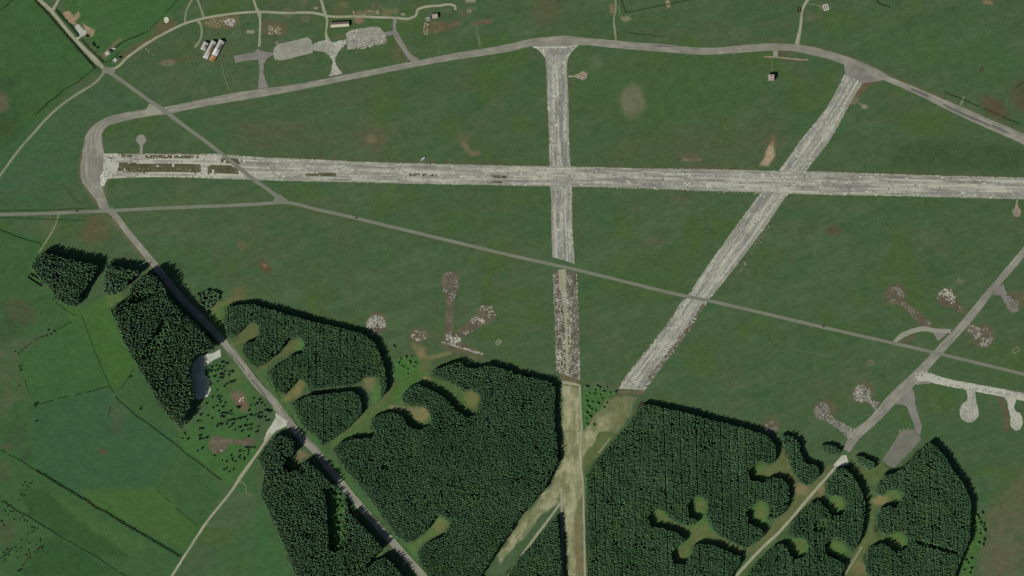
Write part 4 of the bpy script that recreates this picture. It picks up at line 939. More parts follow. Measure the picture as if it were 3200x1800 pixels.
def canopy_template(seed):
    """Unit plantation conifer as it stands in a closed canopy: full crown, blunt top, jagged skirts of boughs."""
    r = np.random.default_rng(seed); V = []; F = []; sides = 7
    for zb, zt, rad in ((0.38, 0.80, 1.0), (0.68, 0.93, 0.96), (0.875, 1.0, 0.70)):
        b = len(V); V.append((r.normal(0, 0.06), r.normal(0, 0.06), zt)); a0 = r.random() * 6.28
        for i in range(sides):
            a = a0 + 2 * pi * i / sides + r.normal(0, 0.12)
            q = rad * (1.1 if i % 2 == 0 else 0.74) * (0.85 + 0.3 * r.random())
            V.append((q * cos(a), q * sin(a), zb + (0.0 if i % 2 == 0 else 0.03) + r.normal(0, 0.012)))
        F += [(b, b + 1 + i, b + 1 + (i + 1) % sides) for i in range(sides)]
    nf = len(V); b = len(V)
    for z, q in ((0.0, 0.09), (0.5, 0.05)):
        V += [(q * cos(2 * pi * i / 3), q * sin(2 * pi * i / 3), z) for i in range(3)]
    for i in range(3):
        j = (i + 1) % 3
        F += [(b + i, b + j, b + 3 + j), (b + i, b + 3 + j, b + 3 + i)]
    return np.asarray(V), np.asarray(F), nf

TPL = [canopy_template(s) for s in range(6)]

def plant(name, label, key, spacing, height, radius, ang=0.0, jit=0.35, ride=0, cA=(0.030, 0.062, 0.030), cB=(0.040, 0.078, 0.044), hv=0.085, miss=0.02):
    poly = STAND[key]
    P = np.asarray(poly); c0 = P.mean(0); rad = np.hypot(*(P - c0).T).max() + spacing
    n = int(2 * rad / spacing) + 2
    gi = np.arange(n) - n / 2
    gx = gi * spacing
    if ride: gx = np.cumsum(np.where(np.arange(n) % (ride + 1) == 0, 1.2 + 0.6 * rng.random(n), 0.82 + 0.36 * rng.random(n))) * spacing
    gx -= gx.mean()
    X, Y = np.meshgrid(gx, gi * spacing * 0.95, indexing='ij')
    X = X + rng.normal(0, jit * spacing * (0.45 if ride else 0.8), X.shape); Y = Y + rng.normal(0, jit * spacing, X.shape)
    ca, sa = cos(ang), sin(ang)
    x = (c0[0] + X * ca - Y * sa).ravel(); y = (c0[1] + X * sa + Y * ca).ravel()
    m = inside(poly, x, y) & (abs(x) < SW / 2 + 40) & (abs(y) < SH / 2 + 40)
    for h in HOLES.get(key, []): m &= ~inside(h, x, y)
    for h in YOUNG.get(key, []): m &= ~(inside(h, x, y) & (rng.random(len(x)) < 0.35))
    m &= rng.random(len(x)) > miss + 0.3 * (fbm(x, y, 16, 77) > 0.63)
    x, y = x[m], y[m]; k = len(x)
    g = fbm(x, y, 55, 31); g2 = fbm(x, y, 14, 33)
    ed = np.clip(polydist(poly, x, y) / (spacing * 1.6), 0, 1)
    H = height * (1 + (g - 0.5) * 0.30 + (g2 - 0.5) * 0.24 + rng.normal(0, hv, k)) * (0.9 + 0.1 * ed)
    H = np.clip(H, height * 0.45, height * 1.35)
    low = np.zeros(k, bool)
    for h in YOUNG.get(key, []): low |= inside(h, x, y)
    H = np.where(low, H * 0.55, H)
    Rr = radius * (0.85 + 0.35 * rng.random(k))
    rot = rng.random(k) * 6.28
    col = np.asarray(cA)[None] + (np.asarray(cB) - np.asarray(cA))[None] * np.clip(0.5 + (g - 0.5) * 2.2 + rng.normal(0, 0.3, k), 0, 1.3)[:, None]
    col = np.where(low[:, None], col * np.array([1.05, 1.15, 0.95]), col)
    yel = np.clip((fbm(x, y, 40, 51) - 0.5) * 2.2, 0, 0.8)[:, None]
    col = col * (1 - yel) + col * np.array([1.22, 1.14, 0.84]) * yel
    col *= (0.8 + 0.4 * rng.random((k, 1)))
    col = np.where(rng.random((k, 1)) < 0.03, col * np.array([1.5, 1.3, 0.9]), col)
    Vs, Fs, Cs = [], [], []; base = 0
    idx = rng.integers(0, len(TPL), k)
    for ti, (tv, tf, nf) in enumerate(TPL):
        s = np.where(idx == ti)[0]
        if len(s) == 0: continue
        c, sn = np.cos(rot[s])[:, None], np.sin(rot[s])[:, None]
        vx = (tv[None, :, 0] * c - tv[None, :, 1] * sn) * Rr[s][:, None] + x[s][:, None]
        vy = (tv[None, :, 0] * sn + tv[None, :, 1] * c) * Rr[s][:, None] + y[s][:, None]
        vz = tv[None, :, 2] * H[s][:, None]
        Vs.append(np.stack([vx, vy, vz], -1).reshape(-1, 3))
        Fs.append((base + np.arange(len(s))[:, None, None] * len(tv) + tf[None]).reshape(-1, 3))
        cc = np.repeat(col[s][:, None], len(tv), 1); cc[:, nf:] = (0.06, 0.045, 0.035)
        Cs.append(cc.reshape(-1, 3))
        base += len(s) * len(tv)
    o = mesh_np(name, np.concatenate(Vs), np.concatenate(Fs), FOREST_MAT, cols=np.concatenate(Cs), flat=False)
    return tag(o, label, 'plantation', kind='stuff'), k

GREY = dict(cA=(0.062, 0.122, 0.062), cB=(0.082, 0.152, 0.080))
BLUE = dict(cA=(0.050, 0.112, 0.054), cB=(0.080, 0.156, 0.074))
n_tot = 0
for a in (('tall dark wood in the far west beside a roofless shed', 'a', 3.1, 26, 2.25, 0.5, 0.4, 0, GREY),
          ('narrow tall wood between the far western wood and the forest road', 'b', 3.1, 23, 2.25, 0.5, 0.4, 0, GREY),
          ('large tall dark wood west of the forest road above the gravel pit', 'c', 3.1, 33, 2.25, 0.9, 0.42, 0, GREY),
          ('small clump of young conifers just east of the forest road', 'd', 4.2, 8, 2.4, 0.2, 0.4, 0, GREY),
          ('plantation with vertical planting rows and several bays, centre left', 'e', 2.5, 15.5, 1.72, 0.0, 0.22, 5, BLUE),
          ('rounded plantation block beside the forest road below a thin ride', 'f', 2.5, 15, 1.72, 0.0, 0.22, 5, BLUE),
          ('largest central plantation left of the straw-coloured strip', 'g', 2.5, 15.5, 1.72, 0.25, 0.32, 0, BLUE),
          ('tall plantation below the gravel lane west of the forest road', 'h', 2.9, 24, 2.05, 0.1, 0.34, 0, GREY),
          ('small wedge of plantation between the two straw strips', 'i', 2.5, 15, 1.72, 0.0, 0.3, 0, BLUE),
          ('large eastern plantation in vertical rows with a star-shaped clearing', 'j', 2.5, 15.5, 1.72, 0.03, 0.2, 5, BLUE),
          ('small boot-shaped plantation block left of the diagonal track end', 'k', 2.5, 14, 1.72, 0.05, 0.25, 5, BLUE),
          ('tiny oval clump of conifers left of the diagonal track end', 'l', 2.5, 11, 1.72, 0.2, 0.3, 0, BLUE),
          ('tiny oval clump of conifers right of the diagonal track end', 'm', 2.5, 11, 1.72, 0.2, 0.3, 0, BLUE),
          ('plantation block between the two pale lanes, lower right', 'n', 2.5, 15.5, 1.72, 0.05, 0.25, 5, BLUE),
          ('easternmost plantation block with a rounded right edge', 'o', 2.5, 16.5, 1.72, 0.05, 0.25, 5, BLUE)):
    o, k = plant('conifer_plantation', a[0], a[1], a[2], a[3], a[4], a[5], a[6], a[7], **a[8]); n_tot += k
print('forest trees', n_tot)

# ------------------------------------------------------------------ single trees, bushes and hedges
M_NEEDLE = mat_plain('conifer_needles', (0.060, 0.112, 0.058), var=0.45, scale=1.2)
M_LEAF = mat_plain('broad_leaves', (0.100, 0.195, 0.068), var=0.45, scale=0.9)
M_GORSE = mat_plain('dark_scrub_leaves', (0.032, 0.054, 0.025), var=0.5, scale=0.9)
M_BRACKEN = mat_plain('rusty_bracken', (0.115, 0.080, 0.036), var=0.4, scale=0.9)
M_BARK = mat_plain('bark', (0.09, 0.07, 0.055), var=0.3, scale=3)

def conifer_meshes(i):
    v, fs, nf = conifer_template(6, 12, 100 + i, 0.12)
    H, Rr = 5.6, 2.5
    me = bpy.data.meshes.new('crown')
    me.from_pydata([(a * Rr, b * Rr, c * H) for a, b, c in v[:nf]], [], [tuple(q) for q in fs if q.max() < nf]); me.materials.append(M_NEEDLE)
    tr = MB().tube((0, 0, -0.1), (0, 0, H * 0.8), 0.18, 0.05).mesh('trunk', M_BARK)
    return [('trunk', tr), ('crown', me)]

def leaf_cloud(n, lobes, leaf, seed, mat, name='crown'):
    r = np.random.default_rng(seed); V = []; F = []
    for _ in range(n):
        cx, cy, cz, rr = lobes[r.integers(0, len(lobes))]
        d = r.normal(size=3); d /= np.linalg.norm(d); d[2] = abs(d[2]) * 0.9 if r.random() < 0.75 else d[2]
        p = np.array([cx, cy, cz]) + d * rr * (0.55 + 0.5 * r.random())
        nrm = d + r.normal(0, 0.45, 3) + np.array([0, 0, 0.9]); nrm /= np.linalg.norm(nrm)
        u = np.cross(nrm, r.normal(size=3)); u /= np.linalg.norm(u); q = np.cross(nrm, u)
        s = leaf * (0.6 + 0.8 * r.random()); b = len(V)
        V += [tuple(p + u * s), tuple(p + q * s * 0.6), tuple(p - u * s), tuple(p - q * s * 0.6)]
        F.append((b, b + 1, b + 2, b + 3))
    me = bpy.data.meshes.new(name); me.from_pydata(V, [], F); me.materials.append(mat); me.update()
    return me

def broad_meshes(i):
    r = random.Random(i)
    lobes = [(r.uniform(-1.6, 1.6), r.uniform(-1.6, 1.6), r.uniform(2.6, 4.6), r.uniform(1.1, 1.8)) for _ in range(7)]
    tr = MB().tube((0, 0, -0.1), (0, 0, 3.0), 0.24, 0.12)
    for lx, ly, lz, _ in lobes[:4]: tr.tube((0, 0, 2.2), (lx, ly, lz), 0.1, 0.03, 5)
    return [('trunk', tr.mesh('trunk', M_BARK)), ('crown', leaf_cloud(420, lobes, 0.62, i, M_LEAF))]

def bush_meshes(i, mat=None):
    r = random.Random(50 + i)
    lobes = [(r.uniform(-0.9, 0.9), r.uniform(-0.9, 0.9), r.uniform(0.6, 1.5), r.uniform(0.6, 1.1)) for _ in range(5)]
    tr = MB()
    for lx, ly, lz, _ in lobes[:4]: tr.tube((0, 0, -0.1), (lx, ly, lz), 0.07, 0.02, 5)
    return [('stem', tr.mesh('stem', M_BARK)), ('foliage', leaf_cloud(150, lobes, 0.4, 60 + i, mat or M_GORSE, 'foliage'))]

PROT = {'conifer_tree': [conifer_meshes(i) for i in range(4)], 'broadleaf_tree': [broad_meshes(i) for i in range(4)],
        'bush': [bush_meshes(i) for i in range(3)], 'bracken_bush': [bush_meshes(i + 7, M_BRACKEN) for i in range(2)]}
ORD = 'first second third fourth fifth sixth seventh eighth ninth tenth eleventh twelfth thirteenth fourteenth fifteenth sixteenth seventeenth eighteenth nineteenth twentieth twenty-first twenty-second twenty-third twenty-fourth twenty-fifth twenty-sixth twenty-seventh twenty-eighth'.split()
def place(kind, pts, label, group, smin=0.8, smax=1.25, zs=1.0):
    cat = {'conifer_tree': 'tree', 'broadleaf_tree': 'tree'}.get(kind, 'bush')
    xs_ = [p[0] for p in pts]; ys_ = [p[1] for p in pts]
    down = max(ys_) - min(ys_) > 1.3 * (max(xs_) - min(xs_))
    pts = sorted(pts, key=lambda p: -p[1] if down else p[0])
    for i_, p in enumerate(pts):
        x, y = p[:2]; k = p[2] if len(p) > 2 else 1.0
        e = empty(kind, x, y, random.uniform(0, 6.28))
        s = random.uniform(smin, smax) * k
        e.scale = (s * random.uniform(0.9, 1.1), s * random.uniform(0.9, 1.1), s * random.uniform(0.85, 1.2) * zs)
        tag(e, label if len(pts) == 1 else '%s, %s from %s' % (label, ORD[i_], 'top' if down else 'left'), cat, group)
        for nm, me in random.choice(PROT[kind]):
            link(bpy.data.objects.new(nm, me), e)

W7 = lambda s: win(580, 1100, 4.26, s)
place('conifer_tree', W7("400,185 340,205 330,260 375,330 420,395 420,240 480,140 500,200 510,260 480,350 460,300 545,160 445,195 390,255 450,345 520,150 475,230 495,305"), 'tall conifer in the thicket just right of the white gravel pit', 'conifers beside the gravel pit', 0.95, 1.4)
place('conifer_tree', W7("570,270 600,260 570,310 620,265"), 'conifer in the four-tree group right of the pit thicket', 'four conifers right of the thicket', 0.9, 1.2)
place('conifer_tree', W7("510,460 540,430 555,420 590,405 615,400 645,388"), 'conifer in the short diagonal row below the pit thicket', 'short diagonal row of conifers')
place('conifer_tree', W7("415,515 350,600 420,600 465,600 440,635 455,670 520,680 410,720 485,735 360,745 435,790 345,885 270,690 190,840 155,925 200,925 290,850"), 'small lone conifer scattered below the gravel pit near the tall wood', 'scattered conifers below the gravel pit')
place('conifer_tree', W7("470,820 500,815 530,825 590,790 600,835 570,820 470,860 500,870"), 'conifer in the dense little group left of the brown patch', 'little conifer group left of the brown patch')
place('conifer_tree', W7("700,745,1.3 680,735"), 'conifer standing on the brown bare patch', 'conifers on the brown patch')
place('conifer_tree', W7("895,625 975,640 1000,685 860,715 915,705 1045,715 835,780 940,690"), 'conifer among the loose scatter right of the brown patch', 'scattered conifers near the forest road')
place('conifer_tree', W7("540,930 570,920 600,910 625,905 650,905 680,895 700,890 730,890 760,875 785,870 810,905 850,840 870,850 900,850 930,840 960,830 985,810 1010,815 1055,780 1080,780 1100,795 1130,790 1000,870 1050,870 960,870 985,880"), 'conifer in the long slanting row across the middle of the rough field', 'long slanting row of conifers', 0.9, 1.25)
place('conifer_tree', W7("540,965 570,1010 600,990 630,950 615,965 650,1035 780,980 800,990 820,985 845,975 870,970 700,1005 720,1005 820,1035 860,1030 740,1060"), 'conifer in the loose double row beneath the long slanting row', 'loose lower rows of conifers')
place('conifer_tree', W7("420,970 450,965 475,970 410,990"), 'conifer in the small arc of four above the round earth pad', 'small arc of conifers')
place('conifer_tree', W7("960,1000 1060,920 1085,915 1105,910 930,1070 945,1065 830,1125"), 'conifer near the upper end of the gravel lane', 'conifers by the gravel lane')
place('conifer_tree', W7("180,1030 205,1025 225,1025 180,1120 180,1165 220,1160 250,1150 275,1145 150,1320 205,1300 215,1285 30,1160 375,1385"), 'conifer left of the round bare earth pad', 'conifers left of the earth pad')
place('conifer_tree', W7("600,1380 610,1425 710,1325 770,1325 830,1330 790,1275 820,1275 850,1275 880,1275 910,1275 700,1400 770,1410 830,1300 720,1380"), 'conifer below the neck of the round earth pad', 'conifers below the earth pad')
place('conifer_tree', t(0,3,"2320,240 2330,270 2340,290 2400,250 2410,265 2450,280 2230,290 2275,300 2365,300 2250,385 2300,400 2345,380 2270,370 2490,230"), 'conifer in the lower corner of the rough field near the gravel lane', 'conifers in the lower corner of the rough field', 0.75, 1.1)
place('conifer_tree', t(0,3,"1830,70 1880,75 1850,10 1860,25"), 'small conifer beside the hedge on the left of the rough field', 'conifers by the hedge of the rough field', 0.7, 1.0)
place('bush', t(0,3,"250,505 230,540 270,540 300,520 265,590 210,630 240,640 190,690 320,510 285,560"), 'dark bush in the slanting line at the far left', 'bushes in the slanting line')
place('bush', t(0,3,"30,700 60,715 100,740 40,780 50,800 80,830 100,800 130,800 140,880 35,940 15,900 75,750"), 'dark bush round the looped path near the left edge', 'bushes round the looped path')
place('bush', t(0,3,"320,960 345,990 375,970 320,1010 275,1020 210,1090 265,1085 300,1120 400,1070 400,1095 360,1135 340,970 200,870 240,890 270,900 225,850"), 'dark gorse bush in the scrub below the lower hedge', 'gorse below the lower hedge', 0.8, 1.2)
place('bush', t(0,3,"70,1180 110,1175 155,1160 210,1165 35,1215 50,1240 80,1240 40,1300 180,1265 100,1185 165,1200 10,1270 60,1225 90,1210 30,1250 45,1280"), 'dark gorse bush in the bottom left scrub', 'gorse in the bottom left scrub', 0.8, 1.3)
place('bracken_bush', t(0,3,"285,1190,1.2 260,1240,1.3 300,1240,1.3 280,1270,1.2 270,1290 300,1270 340,1210 370,1190 390,1170 410,1155 430,1140 250,1310 230,1340 420,1170 290,1215"), 'rusty brown bracken clump along the slanting bank at bottom left', 'rusty bracken clumps')
place('bush', t(0,3,"190,1400,1.9 205,1390,1.5"), 'large dark bush alone in the bottom left corner', 'pair of large bushes in the corner', 1.0, 1.1)
place('bush', t(0,2,"360,1170,2.0 350,1185,1.6 375,1160,1.4"), 'large dark bush at the left end of the cross hedge', 'large bushes ending the cross hedge', 1, 1.1)
place('bush', t(0,2,"540,110,1.5"), 'single bush below the far western wood', 'single field bushes', 1, 1.1)
place('bush', t(0,2,"485,425,1.3 540,440,1.3 510,470,1.2 470,480 430,490"), 'bush in the gappy hedge right of the brown moor', 'bushes in the gappy moor hedge', 1, 1.1)
place('bush', t(0,2,"255,600,1.1 205,790,1.2 205,830,1.2 190,985 180,660 150,640"), 'bush in the thin broken line down the left edge', 'bushes down the left edge', 1, 1.1)
place('bush', t(0,2,"365,1340,1.4"), 'lone bush in the lower left pasture', 'lone pasture bushes', 1, 1.1)
place('bush', t(0,2,"1310,895,1.5"), 'bush beside the field corner near the tall wood', 'field corner bushes', 1, 1.1)
place('bush', t(0,2,"1410,1220,1.5"), 'round bush alone in the strip of pasture beside the tall wood', 'strip pasture bushes', 1, 1.1)
place('broadleaf_tree', t(0,0,"940,465 965,490 925,450"), 'dark tree by the hedged lane above the cottage', 'trees by the hedged lane', 0.8, 1.0)
place('broadleaf_tree', t(0,0,"855,372 870,380"), 'tree beside the entrance of the white yard', 'trees by the white yard', 0.7, 0.9)
place('broadleaf_tree', t(0,0,"1105,510 1120,520"), 'dark tree behind the upper cottage', 'trees behind the upper cottage', 0.7, 0.9)
place('broadleaf_tree', t(0,0,"1190,580 1200,590"), 'dark tree behind the lower cottage', 'trees behind the lower cottage', 0.7, 0.9)
place('broadleaf_tree', t(2,2,"750,1000 850,990 870,1010 950,1000 1035,1050 820,1070 880,1080 740,1150 800,1150 900,1120 950,1160 920,1210 760,1200 750,1260 830,1240 780,1300 740,1320 750,1380 820,1380 770,1070 830,1030 910,1050 980,1060 860,1170 790,1230 740,1090"), 'bright green tree in the triangular thicket between runways', 'trees in the triangular thicket', 0.8, 1.2, 0.6)
place('broadleaf_tree', t(1,2,"1450,720 1500,700 1560,690 1480,800 1520,820 1580,800 1600,760 1460,790 1520,870 1540,750 1430,760"), 'bright green tree in the scrub between two plantation blocks', 'trees in the scrub between plantations', 0.7, 1.1, 0.6)
place('broadleaf_tree', t(1,2,"1390,600,0.9 1375,590,0.8"), 'small lone tree above the scrub near the plantation edge', 'lone trees above the scrub', 0.8, 0.9)
place('broadleaf_tree', t(3,3,"2140,820 2100,850 2110,880 2165,935 2150,960 2170,1000 2120,1030 2160,1090 2150,1140 2110,1120 2120,930 2130,990"), 'bright green tree strung along the outer edge of the eastern plantation', 'trees outside the eastern plantation', 1.0, 1.4, 0.7)
place('broadleaf_tree', t(3,3,"2040,1280 2000,1330 2030,1380 1960,1400 2020,1430 1980,1300"), 'tree in the corner below the eastern plantation', 'trees in the far corner', 0.8, 1.2)
place('broadleaf_tree', t(1,3,"790,640 830,700 780,720 820,780 770,800 840,850 790,880 820,930 770,960 830,1000 790,1040 820,1090 760,1110 800,1150 760,900 850,760 740,600 830,640"), 'pale green young tree in the clearing inside the tall lower plantation', 'young trees in the plantation clearing', 0.9, 1.3)

def hedge(pts, width, height, label, gap=0.0, mat=None, step=1.5):
    P = dense([p[:2] for p in pts], step, False)
    V = []; F = []
    r = np.random.default_rng(int(abs(P[0, 0] * 13 + P[0, 1] * 7)) % 9999)
    for x, y in P:
        if gap and vnoise(x, y, 9, 3) < gap * 0.6: continue
        s = 0.7 + 0.7 * r.random()
        cx, cy = x + r.normal(0, width * 0.15), y + r.normal(0, width * 0.15)
        for _ in range(20):
            d = r.normal(size=3); d /= np.linalg.norm(d); d[2] = abs(d[2])
            p = np.array([cx, cy, 0.1]) + d * np.array([width * 0.55, width * 0.55, height]) * s * (0.6 + 0.45 * r.random())
            nrm = d + r.normal(0, 0.45, 3); nrm /= np.linalg.norm(nrm)
            u = np.cross(nrm, r.normal(size=3)); u /= np.linalg.norm(u); q = np.cross(nrm, u)
            z = 0.42 * (0.6 + 0.8 * r.random()) * max(0.7, width / 2.5); b = len(V)
            V += [tuple(p + u * z), tuple(p + q * z * 0.7), tuple(p - u * z), tuple(p - q * z * 0.7)]; F.append((b, b + 1, b + 2, b + 3))
    o = mesh_np('hedge', np.asarray(V), np.asarray(F), mat or M_GORSE)
    return tag(o, label, 'hedge')
hedge(t(0,3,"10,180 100,235 200,285 280,340 360,390"), 2.2, 1.6, 'thin upper end of the long field hedge at the left edge', 0.25)
hedge(t(0,3,"360,390 470,450 610,540 880,700 980,775 1050,800 1240,920 1500,1070 1810,1255"), 3.8, 3.2, 'longest dark hedge dividing the lower left fields')
hedge(t(0,3,"50,710 160,790 300,860 420,940 540,1010"), 2.6, 2.0, 'ragged hedge running from the looped path into the fields', 0.3)
hedge(t(0,3,"540,1015 760,1140 990,1270 1100,1350 1230,1430 1330,1500"), 2.0, 1.6, 'thin low hedge below the dark field, running off the bottom', 0.36)
hedge(t(0,3,"1580,590 1700,700 1850,840 1990,950"), 1.8, 1.4, 'short thin hedge in the field beside the gravel lane', 0.42)
hedge(t(0,2,"1160,1100 1370,1290 1520,1390") + t(0,3,"1590,0 1760,120"), 2.4, 1.8, 'hedge slanting below the tall wood to the rough field', 0.35)
hedge(t(0,3,"1770,130 1870,220 2000,310 2100,390 2230,490"), 2.4, 1.8, 'hedge along the lower left side of the rough field', 0.3)
hedge(t(0,2,"820,280 890,470 970,680 1060,900 1110,1000 1140,1060"), 1.7, 1.2, 'straight thin hedge running down from the far western wood', 0.3)
hedge(t(0,2,"400,1170 600,1110 760,1075 900,1045 1090,990"), 2.0, 1.5, 'gappy cross hedge in the western pastures', 0.42)
hedge(t(0,2,"200,640 370,510 560,430 700,350 780,300"), 1.8, 1.3, 'gappy hedge rising from the moor to the far western wood', 0.5)
hedge(t(0,2,"560,150 700,250 760,280"), 1.6, 1.2, 'short hedge under the far western wood', 0.3)
hedge(t(0,2,"1090,1120 1105,1200 1095,1300"), 1.6, 1.2, 'very short upright hedge in the western pastures', 0.3)
hedge(t(0,2,"1170,1070 1240,980 1340,820"), 1.5, 1.0, 'thin hedge from the pasture corner to the tall wood', 0.4)
hedge(t(0,2,"240,890 270,1000 290,1060"), 1.5, 1.0, 'faint upright hedge near the left edge', 0.4)
hedge(t(0,1,"-40,855 0,870 80,895 160,930 280,970 400,1000 420,1020"), 2.2, 1.6, 'dark rushy ditch line running in from the left edge', 0.0)
hedge(t(0,1,"0,740 300,752 600,762 850,770"), 1.3, 0.8, 'low thin hedge just below the public road', 0.2)
hedge(t(0,1,"0,672 300,668 600,660 850,650"), 1.3, 0.8, 'low thin hedge just above the public road', 0.3)
hedge(t(0,1,"620,400 680,480 780,590"), 1.3, 0.7, 'short rushy line left of the turning loop', 0.3)
hedge(t(0,0,"345,0 450,105 600,280 780,480 950,680"), 3.4, 2.2, 'thick dark hedge along the left of the straight lane', 0.05)
hedge(t(0,0,"750,470 840,560 930,660 960,695"), 1.8, 1.4, 'second thinner hedge left of the straight lane', 0.2)
hedge(t(0,0,"560,95 640,190 720,270 790,365"), 3.2, 2.2, 'dark hedge between the straight lane and the white yard', 0.1)
hedge(t(0,0,"825,400 900,490 980,570 1040,635"), 2.4, 1.8, 'hedge along the right of the straight lane below the yard', 0.15)
hedge(t(0,0,"1000,560 1050,630 1100,620 1200,530"), 2.0, 1.5, 'hedge round the garden of the two cottages', 0.25)
hedge(t(0,0,"1160,480 1240,420 1380,365 1480,320"), 2.6, 2.0, 'dark hedge rising to the right of the cottages', 0.1)
hedge(t(0,0,"1480,320 1600,200 1700,90 1790,-10"), 1.5, 1.0, 'faint hedge continuing to the top edge', 0.35)
hedge(t(0,0,"950,690 860,760 780,830 660,890"), 1.8, 1.3, 'thin hedge falling left from the crossroads', 0.3)
hedge(t(0,0,"660,890 560,980 480,1030 430,1090 370,1140"), 2.6, 1.9, 'scrubby hedge beside the western lane', 0.25)
hedge(t(0,0,"120,0 60,60 0,110"), 2.2, 1.5, 'short hedge in the top left corner', 0.2)
hedge(t(2,0,"1090,-10 1120,60 1145,130"), 2.0, 1.4, 'short dark hedge meeting a corner at top centre', 0.0)
hedge(t(2,0,"1145,130 1300,98 1480,60 1640,30 1830,-5"), 2.0, 1.4, 'dark hedge line running right along the top edge', 0.08)
hedge(t(2,0,"1180,330 1300,352 1380,345 1430,362 1530,372"), 1.8, 1.2, 'low rushy line above the perimeter track', 0.3)
hedge(t(3,0,"1080,-5 1110,30 1150,52 1220,70"), 2.6, 1.6, 'short curved hedge at the top edge on the right', 0.1)
hedge(t(3,0,"1780,930 1950,1000 2100,1065 2250,1125 2320,1160 2420,1205 2576,1265"), 2.2, 1.4, 'dark ditch-side hedge beside the perimeter track on the right', 0.2)
hedge(t(3,0,"2490,885 2530,850 2576,830"), 2.2, 1.4, 'short dark hedge at the right edge', 0.2)
hedge(t(1,2,"90,890 230,1090 330,1240") + t(1,3,"440,-20"), 1.4, 0.9, 'thin brown hedge beside the upper forest road', 0.2, M_BRACKEN)
hedge(t(0,2,"2300,640 2420,780 2560,950") + t(1,2,"60,1050 170,1200"), 1.8, 1.2, 'thin hedge along the left side of the forest road', 0.35)

# ------------------------------------------------------------------ fence along the forest road
M_TIMBER = mat_plain('grey_timber', (0.17, 0.13, 0.09), var=0.3, scale=2)
def fence(pts, label):
    P = dense(smooth([p[:2] for p in pts], 3.2), 3.2, False)
    e = empty('fence', P[0, 0], P[0, 1]); tag(e, label, 'fence')
    b = MB(); rl = MB()
    for i, (x, y) in enumerate(P - P[0]):
        b.box(x - 0.14, x + 0.14, y - 0.14, y + 0.14, -0.1, 1.35)
        if i:
            x0, y0 = P[i - 1] - P[0]
            for z in (0.55, 1.1):
                rl.hexa([(x0, y0, z), (x, y, z), (x + 0.05, y + 0.05, z), (x0 + 0.05, y0 + 0.05, z), (x0, y0, z + 0.1), (x, y, z + 0.1), (x + 0.05, y + 0.05, z + 0.1), (x0 + 0.05, y0 + 0.05, z + 0.1)])
    o = b.build('posts', M_TIMBER, e); o['kind'] = 'stuff'
    o = rl.build('rails', M_TIMBER, e); o['kind'] = 'stuff'
fence(t(0,2,"2290,545 2400,680 2576,890") + t(1,2,"0,890 150,1090 330,1320"), 'post and rail fence on the right of the forest road, upper stretch')
fence(t(1,3,"470,10 700,270 950,560 1200,850 1450,1120 1700,1410 1790,1510"), 'post and rail fence on the right of the forest road, lower stretch')

# ------------------------------------------------------------------ buildings
M_WALL = mat_plain('rendered_wall', (0.34, 0.33, 0.30), var=0.15, scale=0.8)
M_BRICK = mat_plain('old_brickwork', (0.24, 0.17, 0.13), var=0.25, scale=1.2)
M_DARKWALL = mat_plain('tarred_wall', (0.05, 0.05, 0.05), var=0.3)
M_GLASS = mat_plain('window_glass', (0.03, 0.04, 0.05), rough=0.12, spec=0.6, var=0.1)
M_DOOR = mat_plain('painted_door', (0.10, 0.12, 0.10), var=0.2)
M_ZINC = mat_plain('grey_zinc_sheeting', A(168, 166, 158), rough=0.55, spec=0.4, var=0.12, scale=0.5)
M_ZINC2 = mat_plain('pale_new_sheeting', A(206, 208, 204), rough=0.5, spec=0.4, var=0.08, scale=0.5)
M_RUST = mat_plain('rusty_sheeting', A(158, 118, 80), rough=0.8, var=0.45, scale=0.45)
M_RUST_SHADE = mat_plain('brown_shaded_roofing', A(112, 104, 94), rough=0.9, var=0.25, scale=0.4)  # brown hut roof; on the sheds, shade of the right slopes painted in
M_FELT = mat_plain('pale_felt_roof', A(178, 172, 150), rough=0.9, var=0.12, scale=0.4)
M_PINK = mat_plain('pinkish_flat_roof', A(160, 148, 140), rough=0.9, var=0.15, scale=0.5)
M_TILE = mat_plain('pale_tiled_roof', A(178, 170, 164), rough=0.8, var=0.15, scale=0.8)
M_CONC = mat_plain('old_concrete', A(160, 158, 144), rough=0.9, var=0.2, scale=0.6)
M_CONC2 = mat_plain('mossy_concrete', A(128, 132, 108), rough=0.9, var=0.25, scale=0.6)
M_WHITE = mat_plain('whitewash', A(216, 214, 204), rough=0.9, var=0.15, scale=0.9)

